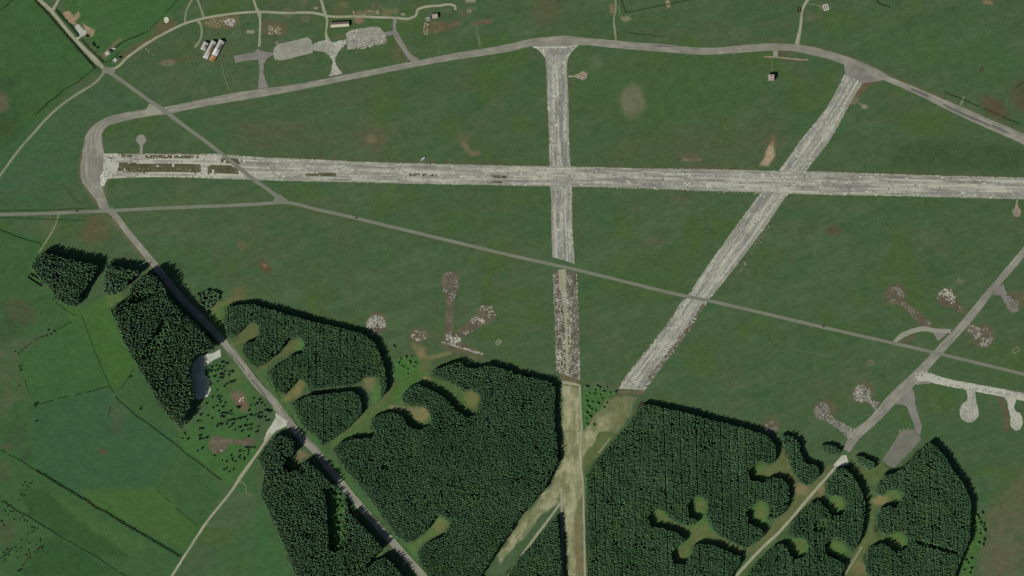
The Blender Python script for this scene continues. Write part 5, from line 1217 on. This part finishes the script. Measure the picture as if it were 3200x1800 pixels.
def gable(name, label, cat, c, ang, Ln, Wd, eave, ridge, sections, wall=M_WALL, doors=True, nwin=5, over=0.3):
    """Gabled building, length along local x. sections: list of (from, to, left slope material, right slope material, label)."""
    e = empty(name, c[0], c[1], ang); tag(e, label, cat)
    x0, x1, y0, y1 = -Ln / 2, Ln / 2, -Wd / 2, Wd / 2
    m = MB(); th = 0.25
    m.box(x0, x1, y0, y0 + th, -0.1, eave); m.box(x0, x1, y1 - th, y1, -0.1, eave)
    for xa in (x0, x1 - th):
        m.add([(xa, y0 + th, -0.1), (xa + th, y0 + th, -0.1), (xa + th, y1 - th, -0.1), (xa, y1 - th, -0.1), (xa, y0 + th, eave), (xa + th, y0 + th, eave), (xa + th, y1 - th, eave), (xa, y1 - th, eave), (xa, 0, ridge - 0.12), (xa + th, 0, ridge - 0.12)],
              [(3, 2, 1, 0), (0, 4, 8, 7, 3), (1, 2, 6, 9, 5), (0, 1, 5, 4), (2, 3, 7, 6), (4, 5, 9, 8), (6, 7, 8, 9)])
    m.build('wall', wall, e)
    ye = Wd / 2 + over; ze = eave - over * (ridge - eave) / (Wd / 2)
    for a, b, ml, mr, lb in sections:
        xa, xb = x0 - over + (Ln + 2 * over) * a + 0.02, x0 - over + (Ln + 2 * over) * b - 0.02
        for sgn, mt in ((1, ml), (-1, mr)):
            p = [(xa, sgn * ye, ze), (xb, sgn * ye, ze), (xb, sgn * 0.02, ridge), (xa, sgn * 0.02, ridge)]
            if sgn < 0: p = p[::-1]
            q = MB().hexa([(u, v, z) for u, v, z in p] + [(u, v, z + 0.12) for u, v, z in p])
            q.build('roof_panel', mt, e, lb)
    MB().box(x0 - over, x1 + over, -0.2, 0.2, ridge + 0.1, ridge + 0.2).build('ridge_cap', M_ZINC if sections[0][2] is not M_TILE else M_TILE, e)
    if doors:
        MB().box(x1 - 0.02, x1 + 0.06, -1.3, 1.3, 0, min(2.6, eave)).build('door', M_DOOR, e)
        MB().box(x0 - 0.06, x0 + 0.02, -1.3, 1.3, 0, min(2.6, eave)).build('door', M_DOOR, e)
    for i in range(nwin):
        x = x0 + Ln * (i + 0.5) / nwin
        for s in (-1, 1):
            y = s * Wd / 2
            MB().box(x - 0.6, x + 0.6, min(y, y + s * 0.05), max(y, y + s * 0.05), 1.0, min(2.1, eave - 0.3)).build('window', M_GLASS, e)
    return e

Z1 = lambda s: win(600, 100, 16.1, s)
def axis(p, q): return math.atan2(q[1] - p[1], q[0] - p[0])
def cen(*ps): return (sum(p[0] for p in ps) / len(ps), sum(p[1] for p in ps) / len(ps))
a = Z1("620,480 830,590 660,950 440,840")
ang = axis(cen(a[2], a[3]), cen(a[0], a[1]))
gable('metal_shed', 'short grey metal shed, leftmost and smallest of the three sheds', 'shed', cen(*a), ang, 16.5, 9.2, 3.6, 5.4,
      [(0, 0.12, M_ZINC2, M_ZINC2, 'bright new roof sheet'), (0.12, 0.4, M_ZINC, M_ZINC, None), (0.4, 0.7, M_ZINC, M_RUST_SHADE, None), (0.7, 1, M_ZINC, M_ZINC, None)], nwin=3)  # darker right panel carries the shade of the slope turned from the sun
b = Z1("1010,420 1240,520 780,1370 545,1290")
ang = axis(cen(b[2], b[3]), cen(b[0], b[1]))
gable('metal_shed', 'long grey metal shed, middle one of the three sheds', 'shed', cen(*b), ang, 39, 9.4, 3.6, 5.8,
      [(0, 0.08, M_ZINC2, M_ZINC2, 'bright new roof sheet'), (0.08, 0.22, M_ZINC, M_ZINC2, None), (0.22, 0.36, M_ZINC, M_ZINC, None), (0.36, 0.5, M_ZINC, M_RUST, 'rust-streaked roof sheet'), (0.5, 0.66, M_ZINC, M_RUST_SHADE, None), (0.66, 0.83, M_ZINC, M_RUST_SHADE, None), (0.83, 1, M_ZINC, M_ZINC, None)], nwin=7)  # brown right panels have the slope's shade put into their colour
c = Z1("1390,390 1660,490 1120,1460 840,1440")
ang = axis(cen(c[2], c[3]), cen(c[0], c[1]))
gable('metal_shed', 'long metal shed with a rusty orange end, rightmost of the three sheds', 'shed', cen(*c), ang, 46, 10.8, 3.8, 6.2,
      [(0, 0.1, M_RUST, M_RUST, 'rusty orange roof sheet'), (0.1, 0.27, M_RUST, M_RUST, 'rusty orange roof sheet'), (0.27, 0.42, M_ZINC2, M_ZINC2, 'new white roof sheet'), (0.42, 0.57, M_ZINC2, M_ZINC, 'new white roof sheet'), (0.57, 0.71, M_ZINC, M_RUST_SHADE, None), (0.71, 0.86, M_ZINC, M_RUST_SHADE, None), (0.86, 1, M_ZINC, M_ZINC, None)], nwin=8)  # brown right panels painted darker for the shade on that slope
Z2 = lambda s: win(1010, 40, 16.1, s)
d = Z2("370,500 1290,440 1300,690 390,750")
gable('long_hut', 'long hut with brown and cream roof halves above the right hand apron', 'hut', cen(*d), axis(cen(d[0], d[3]), cen(d[1], d[2])), 37, 9.6, 4.6, 6.0,
      [(i / 6, (i + 1) / 6, M_RUST_SHADE, M_FELT, None) for i in range(6)], wall=M_BRICK, nwin=8)

def ruin(name, label, c, ang, Ln, Wd, h, mat, cat='ruin', rag=0.5, cross=(), th=0.45, floor=None):
    """Roofless walls with broken tops."""
    e = empty(name, c[0], c[1], ang); tag(e, label, cat)
    r = random.Random(int(abs(c[0] * 7 + c[1] * 3)))
    def wallrun(p, q):
        m = MB(); L_ = math.hypot(q[0] - p[0], q[1] - p[1]); n = max(2, int(L_ / 2.2))
        ux, uy = (q[0] - p[0]) / L_, (q[1] - p[1]) / L_
        for i in range(n):
            hh = h * (1 - rag * r.random())
            a0, a1 = L_ * i / n, L_ * (i + 1) / n
            o1 = (p[0] + ux * a0, p[1] + uy * a0); o2 = (p[0] + ux * a1, p[1] + uy * a1); w2 = th / 2
            P = [(o1[0] + uy * w2, o1[1] - ux * w2), (o2[0] + uy * w2, o2[1] - ux * w2), (o2[0] - uy * w2, o2[1] + ux * w2), (o1[0] - uy * w2, o1[1] + ux * w2)]
            m.hexa([(x, y, -0.1) for x, y in P] + [(x, y, hh) for x, y in P])
        m.build('wall', mat, e)
    X, Y = Ln / 2, Wd / 2
    wallrun((-X, -Y), (X, -Y)); wallrun((X, -Y + th / 2), (X, Y - th / 2)); wallrun((X, Y), (-X, Y)); wallrun((-X, Y - th / 2), (-X, -Y + th / 2))
    for k in cross: wallrun((-X + Ln * k, -Y + th), (-X + Ln * k, Y - th))
    if floor: MB().box(-X + th, X - th, -Y + th, Y - th, -0.1, 0.08).build('floor', floor, e)
    return e

# flat-roofed blockhouse
Z3 = lambda s: win(1300, 10, 10.73, s)
q = Z3("535,390 715,370 750,490 535,525")
cx = cen(*q); an = axis(q[3], q[2])
e = empty('blockhouse', cx[0], cx[1], an); tag(e, 'square flat-roofed blockhouse with a pinkish roof among ruined huts', 'building')
MB().box(-6, 6, -4.6, 4.6, -0.1, 4.6).build('wall', M_DARKWALL, e)
rf = MB().box(-5.8, 5.8, -4.4, 4.4, 4.61, 4.85).build('roof', M_PINK, e)
for bx in ((-6, 6, -4.6, -4.42), (-6, 6, 4.42, 4.6), (-6, -5.82, -4.4, 4.4), (5.82, 6, -4.4, 4.4)):
    MB().box(*bx, 4.62, 5.15).build('parapet', M_CONC, rf)
MB().box(-7.9, -6.02, -4.4, 4.6, -0.1, 2.2).build('lean_to', M_DARKWALL, e, 'low dark lean-to')
for x in (-3.5, 0, 3.5): MB().box(x - 0.7, x + 0.7, -4.66, -4.6, 1.6, 3.0).build('window', M_GLASS, e)
MB().box(6.0, 6.06, -0.7, 0.7, 0, 2.2).build('door', M_DOOR, e)
ruin('ruined_hut', 'small pale roofless annex left of the blockhouse', Z3("400,535")[0], an, 8.2, 6.4, 2.0, M_WHITE, cross=(0.55,), floor=M_CONC2)
ruin('ruined_hut', 'tiny ruin with a green floor right of the blockhouse', Z3("1135,260")[0], 0.1, 9, 6, 1.2, M_CONC2, rag=0.8)
ruin('ruined_hut', 'small pale ruin at the end of the looping lane', Z3("1790,260")[0], 0.25, 6, 5, 1.8, M_WHITE, rag=0.7)
ruin('hut_foundation', 'narrow earth-filled foundation right of the small pale ruin', Z3("1960,220")[0], 0.18, 14, 5, 0.5, M_CONC2)
ruin('hut_foundation', 'brown broken foundation centre right of the hut site', Z3("1420,690")[0], 0.35, 12, 5, 0.6, M_CONC2, rag=0.8)
ruin('hut_foundation', 'foundation with small wall stubs at the right of the hut site', Z3("1900,690")[0], 0.3, 14, 6, 0.7, M_CONC2, rag=0.8, cross=(0.3, 0.6))
ruin('hut_foundation', 'large brown hut floor below the blockhouse with pale left wall', Z3("560,830")[0], 0.2, 30, 18, 0.4, M_CONC2, rag=0.8)
def wall_line(pts, h, label, mat):
    e = empty('low_wall', pts[0][0], pts[0][1]); tag(e, label, 'wall')
    m = MB(); x0, y0 = pts[0][:2]
    for p, q in zip(pts[:-1], pts[1:]):
        L_ = math.hypot(q[0] - p[0], q[1] - p[1]); n = max(1, int(L_ / 1.6)); ux, uy = (q[0] - p[0]) / L_, (q[1] - p[1]) / L_
        for i in range(n):
            if random.random() < 0.25: continue
            a0, a1 = L_ * i / n, L_ * (i + 0.9) / n; wd = random.uniform(0.4, 0.9); hh = h * random.uniform(0.4, 1)
            o1 = (p[0] - x0 + ux * a0, p[1] - y0 + uy * a0); o2 = (p[0] - x0 + ux * a1, p[1] - y0 + uy * a1)
            P = [(o1[0] + uy * wd, o1[1] - ux * wd), (o2[0] + uy * wd, o2[1] - ux * wd), (o2[0] - uy * wd, o2[1] + ux * wd), (o1[0] - uy * wd, o1[1] + ux * wd)]
            m.hexa([(x, y, -0.05) for x, y in P] + [(x, y, hh) for x, y in P])
    m.build('wall', mat, e)
wall_line(Z3("370,660 300,690 290,780 255,850 280,1020 330,1050 450,990"), 0.7, 'broken pale wall curving round the large brown hut floor', M_CONC)
wall_line(t(0,0,"1460,480 1500,525"), 0.6, 'short pale wall fragment below the hut site lane', M_CONC)

# control tower
Z4 = lambda s: win(2370, 200, 20.7, s)
q = Z4("640,690 1010,690 990,1080 610,1080"); cx = cen(*q)
e = empty('control_tower', cx[0], cx[1], 0.0); tag(e, 'derelict two-storey control tower standing alone in the grass', 'tower')
MB().box(-5.8, 5.8, -5.2, 6.0, -0.1, 7.6).build('wall', M_CONC, e)
rf = MB().box(-5.6, 5.6, -5.0, 5.8, 7.61, 7.85).build('roof', M_PINK, e)
for bx in ((-5.8, 5.8, -5.2, -5.02), (-5.8, 5.8, 5.82, 6.0), (-5.8, -5.62, -5.0, 5.8), (5.62, 5.8, -5.0, 5.8)):
    MB().box(*bx, 7.62, 8.2).build('parapet', M_CONC, rf)
MB().box(-1.2, 1.2, 2.2, 4.6, 7.86, 9.0).build('roof_hatch', M_CONC2, rf)
bal = MB().box(-7.4, 5.8, -7.2, -5.21, 3.6, 3.85).build('balcony', M_CONC2, e)
rl = MB()
for i in range(9): rl.box(-7.3 + i * 1.6, -7.22 + i * 1.6, -7.15, -7.07, 3.86, 4.8)
rl.box(-7.35, 5.75, -7.15, -7.07, 4.81, 4.9); rl.build('railing', M_DARKWALL, bal)
for z0 in (1.2, 4.8):
    for x in (-4, -1.4, 1.4, 4):
        wn_ = MB().box(x - 0.8, x + 0.8, -5.26, -5.2, z0, z0 + 1.4).build('window', M_GLASS, e)
        MB().box(x - 0.95, x + 0.95, -5.36, -5.205, z0 - 0.15, z0 - 0.02).build('sill', M_CONC, wn_)
for x in (-3, 0, 3): MB().box(x - 0.7, x + 0.7, 6.0, 6.06, 4.8, 6.2).build('window', M_GLASS, e)
MB().box(-0.6, 0.6, 6.0, 6.07, 0, 2.2).build('door', M_DOOR, e)
st = MB()
for i in range(10): st.box(-8.6, -7.45, -6.8 + i * 0.35, -6.4 + i * 0.35, 0, 3.6 - i * 0.36)
st.build('stair', M_CONC2, e)

# cottages
def cottage(label, c, ang, Ln, Wd):
    e = gable('cottage', label, 'cottage', c, ang, Ln, Wd, 3.0, 4.6, [(0, 0.5, M_TILE, M_TILE, None), (0.5, 1, M_TILE, M_TILE, None)], wall=M_WHITE, doors=False, nwin=2)
    MB().box(Ln / 2 - 1.1, Ln / 2 - 0.3, -0.5, 0.5, 4.0, 5.7).build('chimney', M_BRICK, e)
    MB().box(-0.5, 0.5, -Wd / 2 - 0.06, -Wd / 2 + 0.01, 0, 2.0).build('door', M_DOOR, e)
Z5 = lambda s: win(190, 50, 8.78, s)
cottage('small pale cottage at the end of a long garden, upper of two', Z5("1282,1025")[0], radians(35), 8.5, 7.2)
cottage('small pale cottage beside the crossroads, lower of two', Z5("1496,1212")[0], radians(40), 7.4, 6.4)
o = sheet('garden_slab', Z5("1370,880 1500,880 1510,905 1440,930"), 0.06, M_PALE, 'small pale concrete slab behind the upper cottage', 'paving', 0.2)

# other ruins
Z7 = lambda s: win(60, 840, 20.7, s)
q = Z7("560,560 1390,1120 1560,880 760,380")
ruin('roofless_shed', 'long dark roofless shed beside the far western wood', cen(*q), axis(cen(q[0], q[3]), cen(q[1], q[2])), 33, 9.5, 3.4, M_DARKWALL, 'shed', 0.25, (0.18, 0.85), 0.5)
Z8 = lambda s: win(2470, 0, 18.1, s)
ruin('roofless_shelter', 'small dark roofless shelter beside the top right lane', Z8("455,600")[0], 0.1, 6, 7.5, 3.4, M_BRICK, 'shelter', 0.3)
ruin('ruined_hut', 'pale ring of ruined walls right of the top right lane', Z8("2010,410")[0], 0.3, 9, 10.5, 1.4, M_WHITE, rag=0.7, cross=(0.5,), th=1.3)
ruin('ruined_hut', 'tiny dark ruin alone in the pasture at upper right', win(3020,190,24.15,"1100,680")[0], 1.1, 8, 6, 2.4, M_BRICK, rag=0.6, cross=(0.5,))
ruin('hut_foundation', 'long narrow foundation above the hut site lane, left of two', t(1,0,"1095,127")[0], 0.0, 40, 8, 0.5, M_CONC2, rag=0.8, cross=(0.3, 0.6))
ruin('hut_foundation', 'oblong foundation above the hut site lane, right of two', t(1,0,"1350,122")[0], 0.0, 27, 8, 0.7, M_CONC2, rag=0.7)
ruin('hut_foundation', 'brown floor slab with pale end below the hut site lane', t(0,0,"1690,638")[0], 0.0, 20, 8, 0.6, M_CONC, rag=0.8, cross=(0.7,))
ruin('hut_foundation', 'pale oblong floor right above the three metal sheds', t(0,0,"2520,320")[0], -0.03, 17, 7, 0.5, M_CONC2, rag=0.6, floor=M_CONC2)
ruin('hut_foundation', 'faint square footing left of the pale oblong floor', t(0,0,"2390,330")[0], 0.1, 12, 8, 0.3, M_CONC2, rag=0.8)
ruin('hut_foundation', 'pair of pale hut footings in the middle field', t(1,2,"2440,545")[0], 0.8, 10, 7, 0.4, M_CONC, rag=0.6, cross=(0.5,), th=1.2)
ruin('hut_foundation', 'ladder-like footing of three bars in the right hand field', t(3,2,"1032,755")[0], 0.35, 12, 9, 0.4, M_SAND, rag=0.4, cross=(0.5,), th=0.9)
ruin('hut_foundation', 'small square footing between the right hand roads', t(3,2,"1705,1225")[0], 0.2, 11, 9, 0.5, M_CONC2, rag=0.7, cross=(0.5,))
ruin('hut_foundation', 'small oval footing near the right edge', t(3,2,"2495,625")[0], 0.6, 13, 8, 0.6, M_CONC2, rag=0.6, th=1.4)
ruin('hut_foundation', 'faint broken footing in the field above the big eastern plantation', t(2,2,"2090,1010")[0], 0.7, 11, 8, 0.4, M_CONC2, rag=0.9)
ruin('hut_foundation', 'small dark footing in the grass left of the metal sheds', t(0,0,"1900,635")[0], 0.3, 9, 7, 0.9, M_CONC2, rag=0.7)
ruin('hut_foundation', 'small ruined footing above the crossroads lane', t(0,0,"1555,575")[0], 0.4, 7, 8, 0.9, M_CONC2, rag=0.7)
ruin('hut_foundation', 'dark narrow footing right of the crossroads', t(0,0,"1285,660")[0], 1.35, 8, 5, 1.2, M_CONC2, rag=0.5)
ruin('hut_foundation', 'small footing just left of the three metal sheds', t(0,0,"1965,590")[0], 0.2, 9, 6, 1.0, M_CONC2, rag=0.6)

for i_, (p_, an_, L_, W_, lb_) in enumerate((("500,185", 0.05, 14, 7, 'pale footing right of the first north lane of the hut site'), ("605,82", 0.1, 8, 5, 'tiny pale footing above the hut site lane near the second north lane'), ("915,58", 1.5, 7, 5, 'small white footing above the long hut'),
        ("1480,145", 0.0, 9, 5, 'small pale footing above the right hand end of the hut site lane'), ("1555,220", 0.0, 14, 6, 'pale footing below the right hand end of the hut site lane'), ("1225,125", 0.1, 6, 7, 'pale footing between the two long foundations'),
        ("475,15", 0.5, 14, 6, 'dark footing on the top edge left of the second north lane'), ("2160,8", 0.05, 20, 6, 'long footing on the top edge at the right of the hut site'))):
    ruin('hut_foundation', lb_, t(1,0,p_)[0], an_, L_, W_, 0.5, M_CONC2, rag=0.7, floor=M_CONC2 if i_ % 2 else None)
# heaps of rubble
RUB = [A(160, 156, 134), A(136, 128, 104), A(184, 180, 158), A(112, 102, 80)]
def rubble(label, poly, n, smin=0.8, smax=2.4, cols=RUB, dens=None):
    c = cen(*[p[:2] for p in poly]); 
    o = scatter_rubble('rubble_heap', poly, n, smin, smax, cols, 0.02, dens=dens)
    tag(o, label, 'rubble', kind='stuff')
rubble('white rubble heap left of the hut site lane', t(0,0,"1650,180 1690,175 1700,220 1670,230 1655,205"), 60, 1.0, 3.0, [A(220, 218, 200), A(196, 194, 176)])
rubble('grey rubble in the yard below the hut site lane', t(0,0,"2260,195 2360,190 2370,240 2330,265 2260,240"), 160, 0.8, 2.6, [A(170, 166, 162), A(150, 146, 140), A(190, 186, 176)])
rubble('brownish spoil along the hut site lane', t(0,0,"2060,190 2260,170 2400,150 2260,240 2250,280 2080,260"), 120, 0.8, 2.6, [A(150, 140, 112), A(130, 118, 92)])
rubble('dense pale rubble field left of the lane to the aprons', t(1,0,"120,250 240,260 270,340 130,350"), 170, 0.8, 2.4)
rubble('pale rubble along the foundations above the lane', t(1,0,"960,110 1230,105 1235,150 960,155"), 70, 0.6, 1.8)
rubble('rubble below the left hand apron edge', t(1,0,"170,430 230,410 240,440 190,460"), 30, 0.6, 1.6)
rubble('rubble edging the speckled apron', t(1,0,"890,500 1060,470 1310,420 1310,440 1060,490 920,500"), 90, 0.8, 2.6)
rubble('pale rubble scattered west of the blockhouse ruin', t(1,0,"1690,220 1740,230 1720,340 1695,340"), 40, 0.8, 2.0)
rubble('white rubble by the turning loop', t(0,1,"1000,330 1060,250 1060,380 1030,440"), 90, 0.8, 2.4, [A(214, 214, 204), A(190, 190, 180)])
rubble('scattered debris on the overgrown western runway strip', t(0,1,"1190,230 2400,255 2400,300 1190,275"), 150, 0.7, 1.6)
rubble('debris on the upper overgrown runway strip', t(0,1,"1200,100 2250,110 2300,180 2000,150 1200,140"), 170, 0.8, 2.2, [A(180, 176, 156), A(150, 118, 96), A(200, 196, 178)])
rubble('debris fringing the lower edge of the diagonal runway', t(2,1,"2570,800 2360,1150 2170,1400 2200,1420 2400,1150 2600,830"), 140, 0.8, 2.4)
rubble('debris fringing the lower edge of the main runway', t(2,1,"900,425 1500,445 2500,490 2500,505 1500,462 900,440"), 170, 0.8, 2.2)
rubble('debris on the tail of the diagonal runway', t(2,2,"1950,170 1830,360 1600,700 1440,900 1380,960 1500,760 1700,430"), 240, 0.8, 2.4)
rubble('pale concrete debris beside the small east clump', t(3,2,"1310,1430 1400,1400 1450,1449 1310,1470"), 40, 0.8, 2.0)
rubble('rubble dumped beside the gravel lane', t(1,3,"60,60 120,10 150,40 90,120"), 30, 0.8, 2.0)
rubble('white stones on the brown patch of the rough field', W7("700,640 790,590 800,620 720,670"), 20, 0.8, 2.0, [A(204, 196, 184)])
rubble('white stones on the round earth pad', W7("455,1290 485,1290 490,1320 460,1320"), 8, 0.8, 1.8, [A(214, 212, 200)])

# ------------------------------------------------------------------ cars
M_CARS = {'dark': mat_plain('dark_car_paint', (0.015, 0.02, 0.018), rough=0.3, spec=0.5, var=0.1), 'teal': mat_plain('grey_green_car_paint', (0.16, 0.21, 0.19), rough=0.3, spec=0.5, var=0.1)}
M_TYRE = mat_plain('tyre_rubber', (0.02, 0.02, 0.02)); M_RIM = mat_plain('wheel_rim', (0.3, 0.3, 0.3), rough=0.4, spec=0.5)
M_LAMP = mat_plain('headlight_glass', (0.6, 0.6, 0.58), rough=0.2, spec=0.6)
def car(label, x, y, ang, paint):
    e = empty('car', x, y, ang, 0.26); tag(e, label, 'car', 'cars on the public road')
    prof = [(-2.15, 0.3), (-2.2, 0.75), (-2.05, 0.95), (1.0, 0.98), (2.0, 0.82), (2.2, 0.6), (2.15, 0.3)]
    n = len(prof); m = MB()
    m.add([(px, -0.88, pz) for px, pz in prof] + [(px, 0.88, pz) for px, pz in prof], [tuple(range(n)), tuple(range(2 * n - 1, n - 1, -1))] + [(i, n + i, n + (i + 1) % n, (i + 1) % n) for i in range(n)])
    m.build('body', paint, e)
    cab = MB().hexa([(-1.75, -0.8, 0.96), (1.05, -0.8, 0.96), (1.05, 0.8, 0.96), (-1.75, 0.8, 0.96), (-1.25, -0.62, 1.42), (0.35, -0.62, 1.42), (0.35, 0.62, 1.42), (-1.25, 0.62, 1.42)]).build('cabin', M_GLASS, e)
    MB().box(-1.3, 0.4, -0.64, 0.64, 1.425, 1.48).build('roof', paint, cab)
    for wx_ in (-1.35, 1.35):
        for s in (-1, 1):
            wl = MB().tube((wx_, s * 0.72, 0.32), (wx_, s * 0.92, 0.32), 0.32, 0.32, 12).build('wheel', M_TYRE, e)
            MB().tube((wx_, s * 0.90, 0.32), (wx_, s * 0.94, 0.32), 0.19, 0.19, 8).build('rim', M_RIM, wl)
    for s in (-1, 1): MB().box(2.08, 2.2, s * 0.62 - 0.15, s * 0.62 + 0.15, 0.6, 0.74).build('headlight', M_LAMP, e)
p = w(1113, 681.5); car('dark car driving along the middle of the public road', p[0], p[1], radians(-14), M_CARS['dark'])
p = w(1118, 681.2); 
p = w(241, 660.6); car('dark car on the public road near the left edge', p[0], p[1], radians(2), M_CARS['dark'])
p = w(2573, 1020.5); car('dark car on the public road at right, past the diagonal runway', p[0], p[1], radians(166), M_CARS['dark'])

# ------------------------------------------------------------------ hang glider by the runway
M_SAIL = mat_plain('white_sailcloth', (0.8, 0.82, 0.78), rough=0.6, var=0.03)
M_TUBE = mat_plain('alloy_tube', (0.3, 0.3, 0.3), rough=0.4, spec=0.5)
g = win(1290, 470, 24.15, "720,610 620,780 900,515")
e = empty('hang_glider', g[0][0], g[0][1], 0, 0.0); tag(e, 'white V-shaped hang glider low over the verge of the main runway', 'hang glider')
tips = [np.array(p[:2]) - np.array(g[0][:2]) for p in g[1:]]
back = (tips[0] + tips[1]); back = back / np.hypot(*back) * 1.6
for tp in tips:
    ch = back * 1.25
    r0, r1 = np.zeros(2), tp * 1.05
    q = [tuple(r0) + (3.4,), tuple(r1) + (3.6,), tuple(r1 + ch * 0.45) + (3.6,), tuple(r0 + ch) + (3.3,)]
    if np.cross(np.array(q[1][:2]) - np.array(q[0][:2]), np.array(q[2][:2]) - np.array(q[0][:2])) < 0: q = q[::-1]
    MB().hexa(q + [(a_, b_, c_ + 0.06) for a_, b_, c_ in q]).build('sail', M_SAIL, e)
kb = MB().tube((0, 0, 3.3), (back[0] * 1.4, back[1] * 1.4, 3.2), 0.05, 0.05)
kb.build('keel', M_TUBE, e)
fr = MB().tube((back[0] * 0.6, back[1] * 0.6, 3.25), (back[0] * 0.6 - 0.7, back[1] * 0.6, 1.7), 0.04, 0.04).tube((back[0] * 0.6, back[1] * 0.6, 3.25), (back[0] * 0.6 + 0.7, back[1] * 0.6, 1.7), 0.04, 0.04).tube((back[0] * 0.6 - 0.7, back[1] * 0.6, 1.7), (back[0] * 0.6 + 0.7, back[1] * 0.6, 1.7), 0.04, 0.04)
fr.build('control_frame', M_TUBE, e)
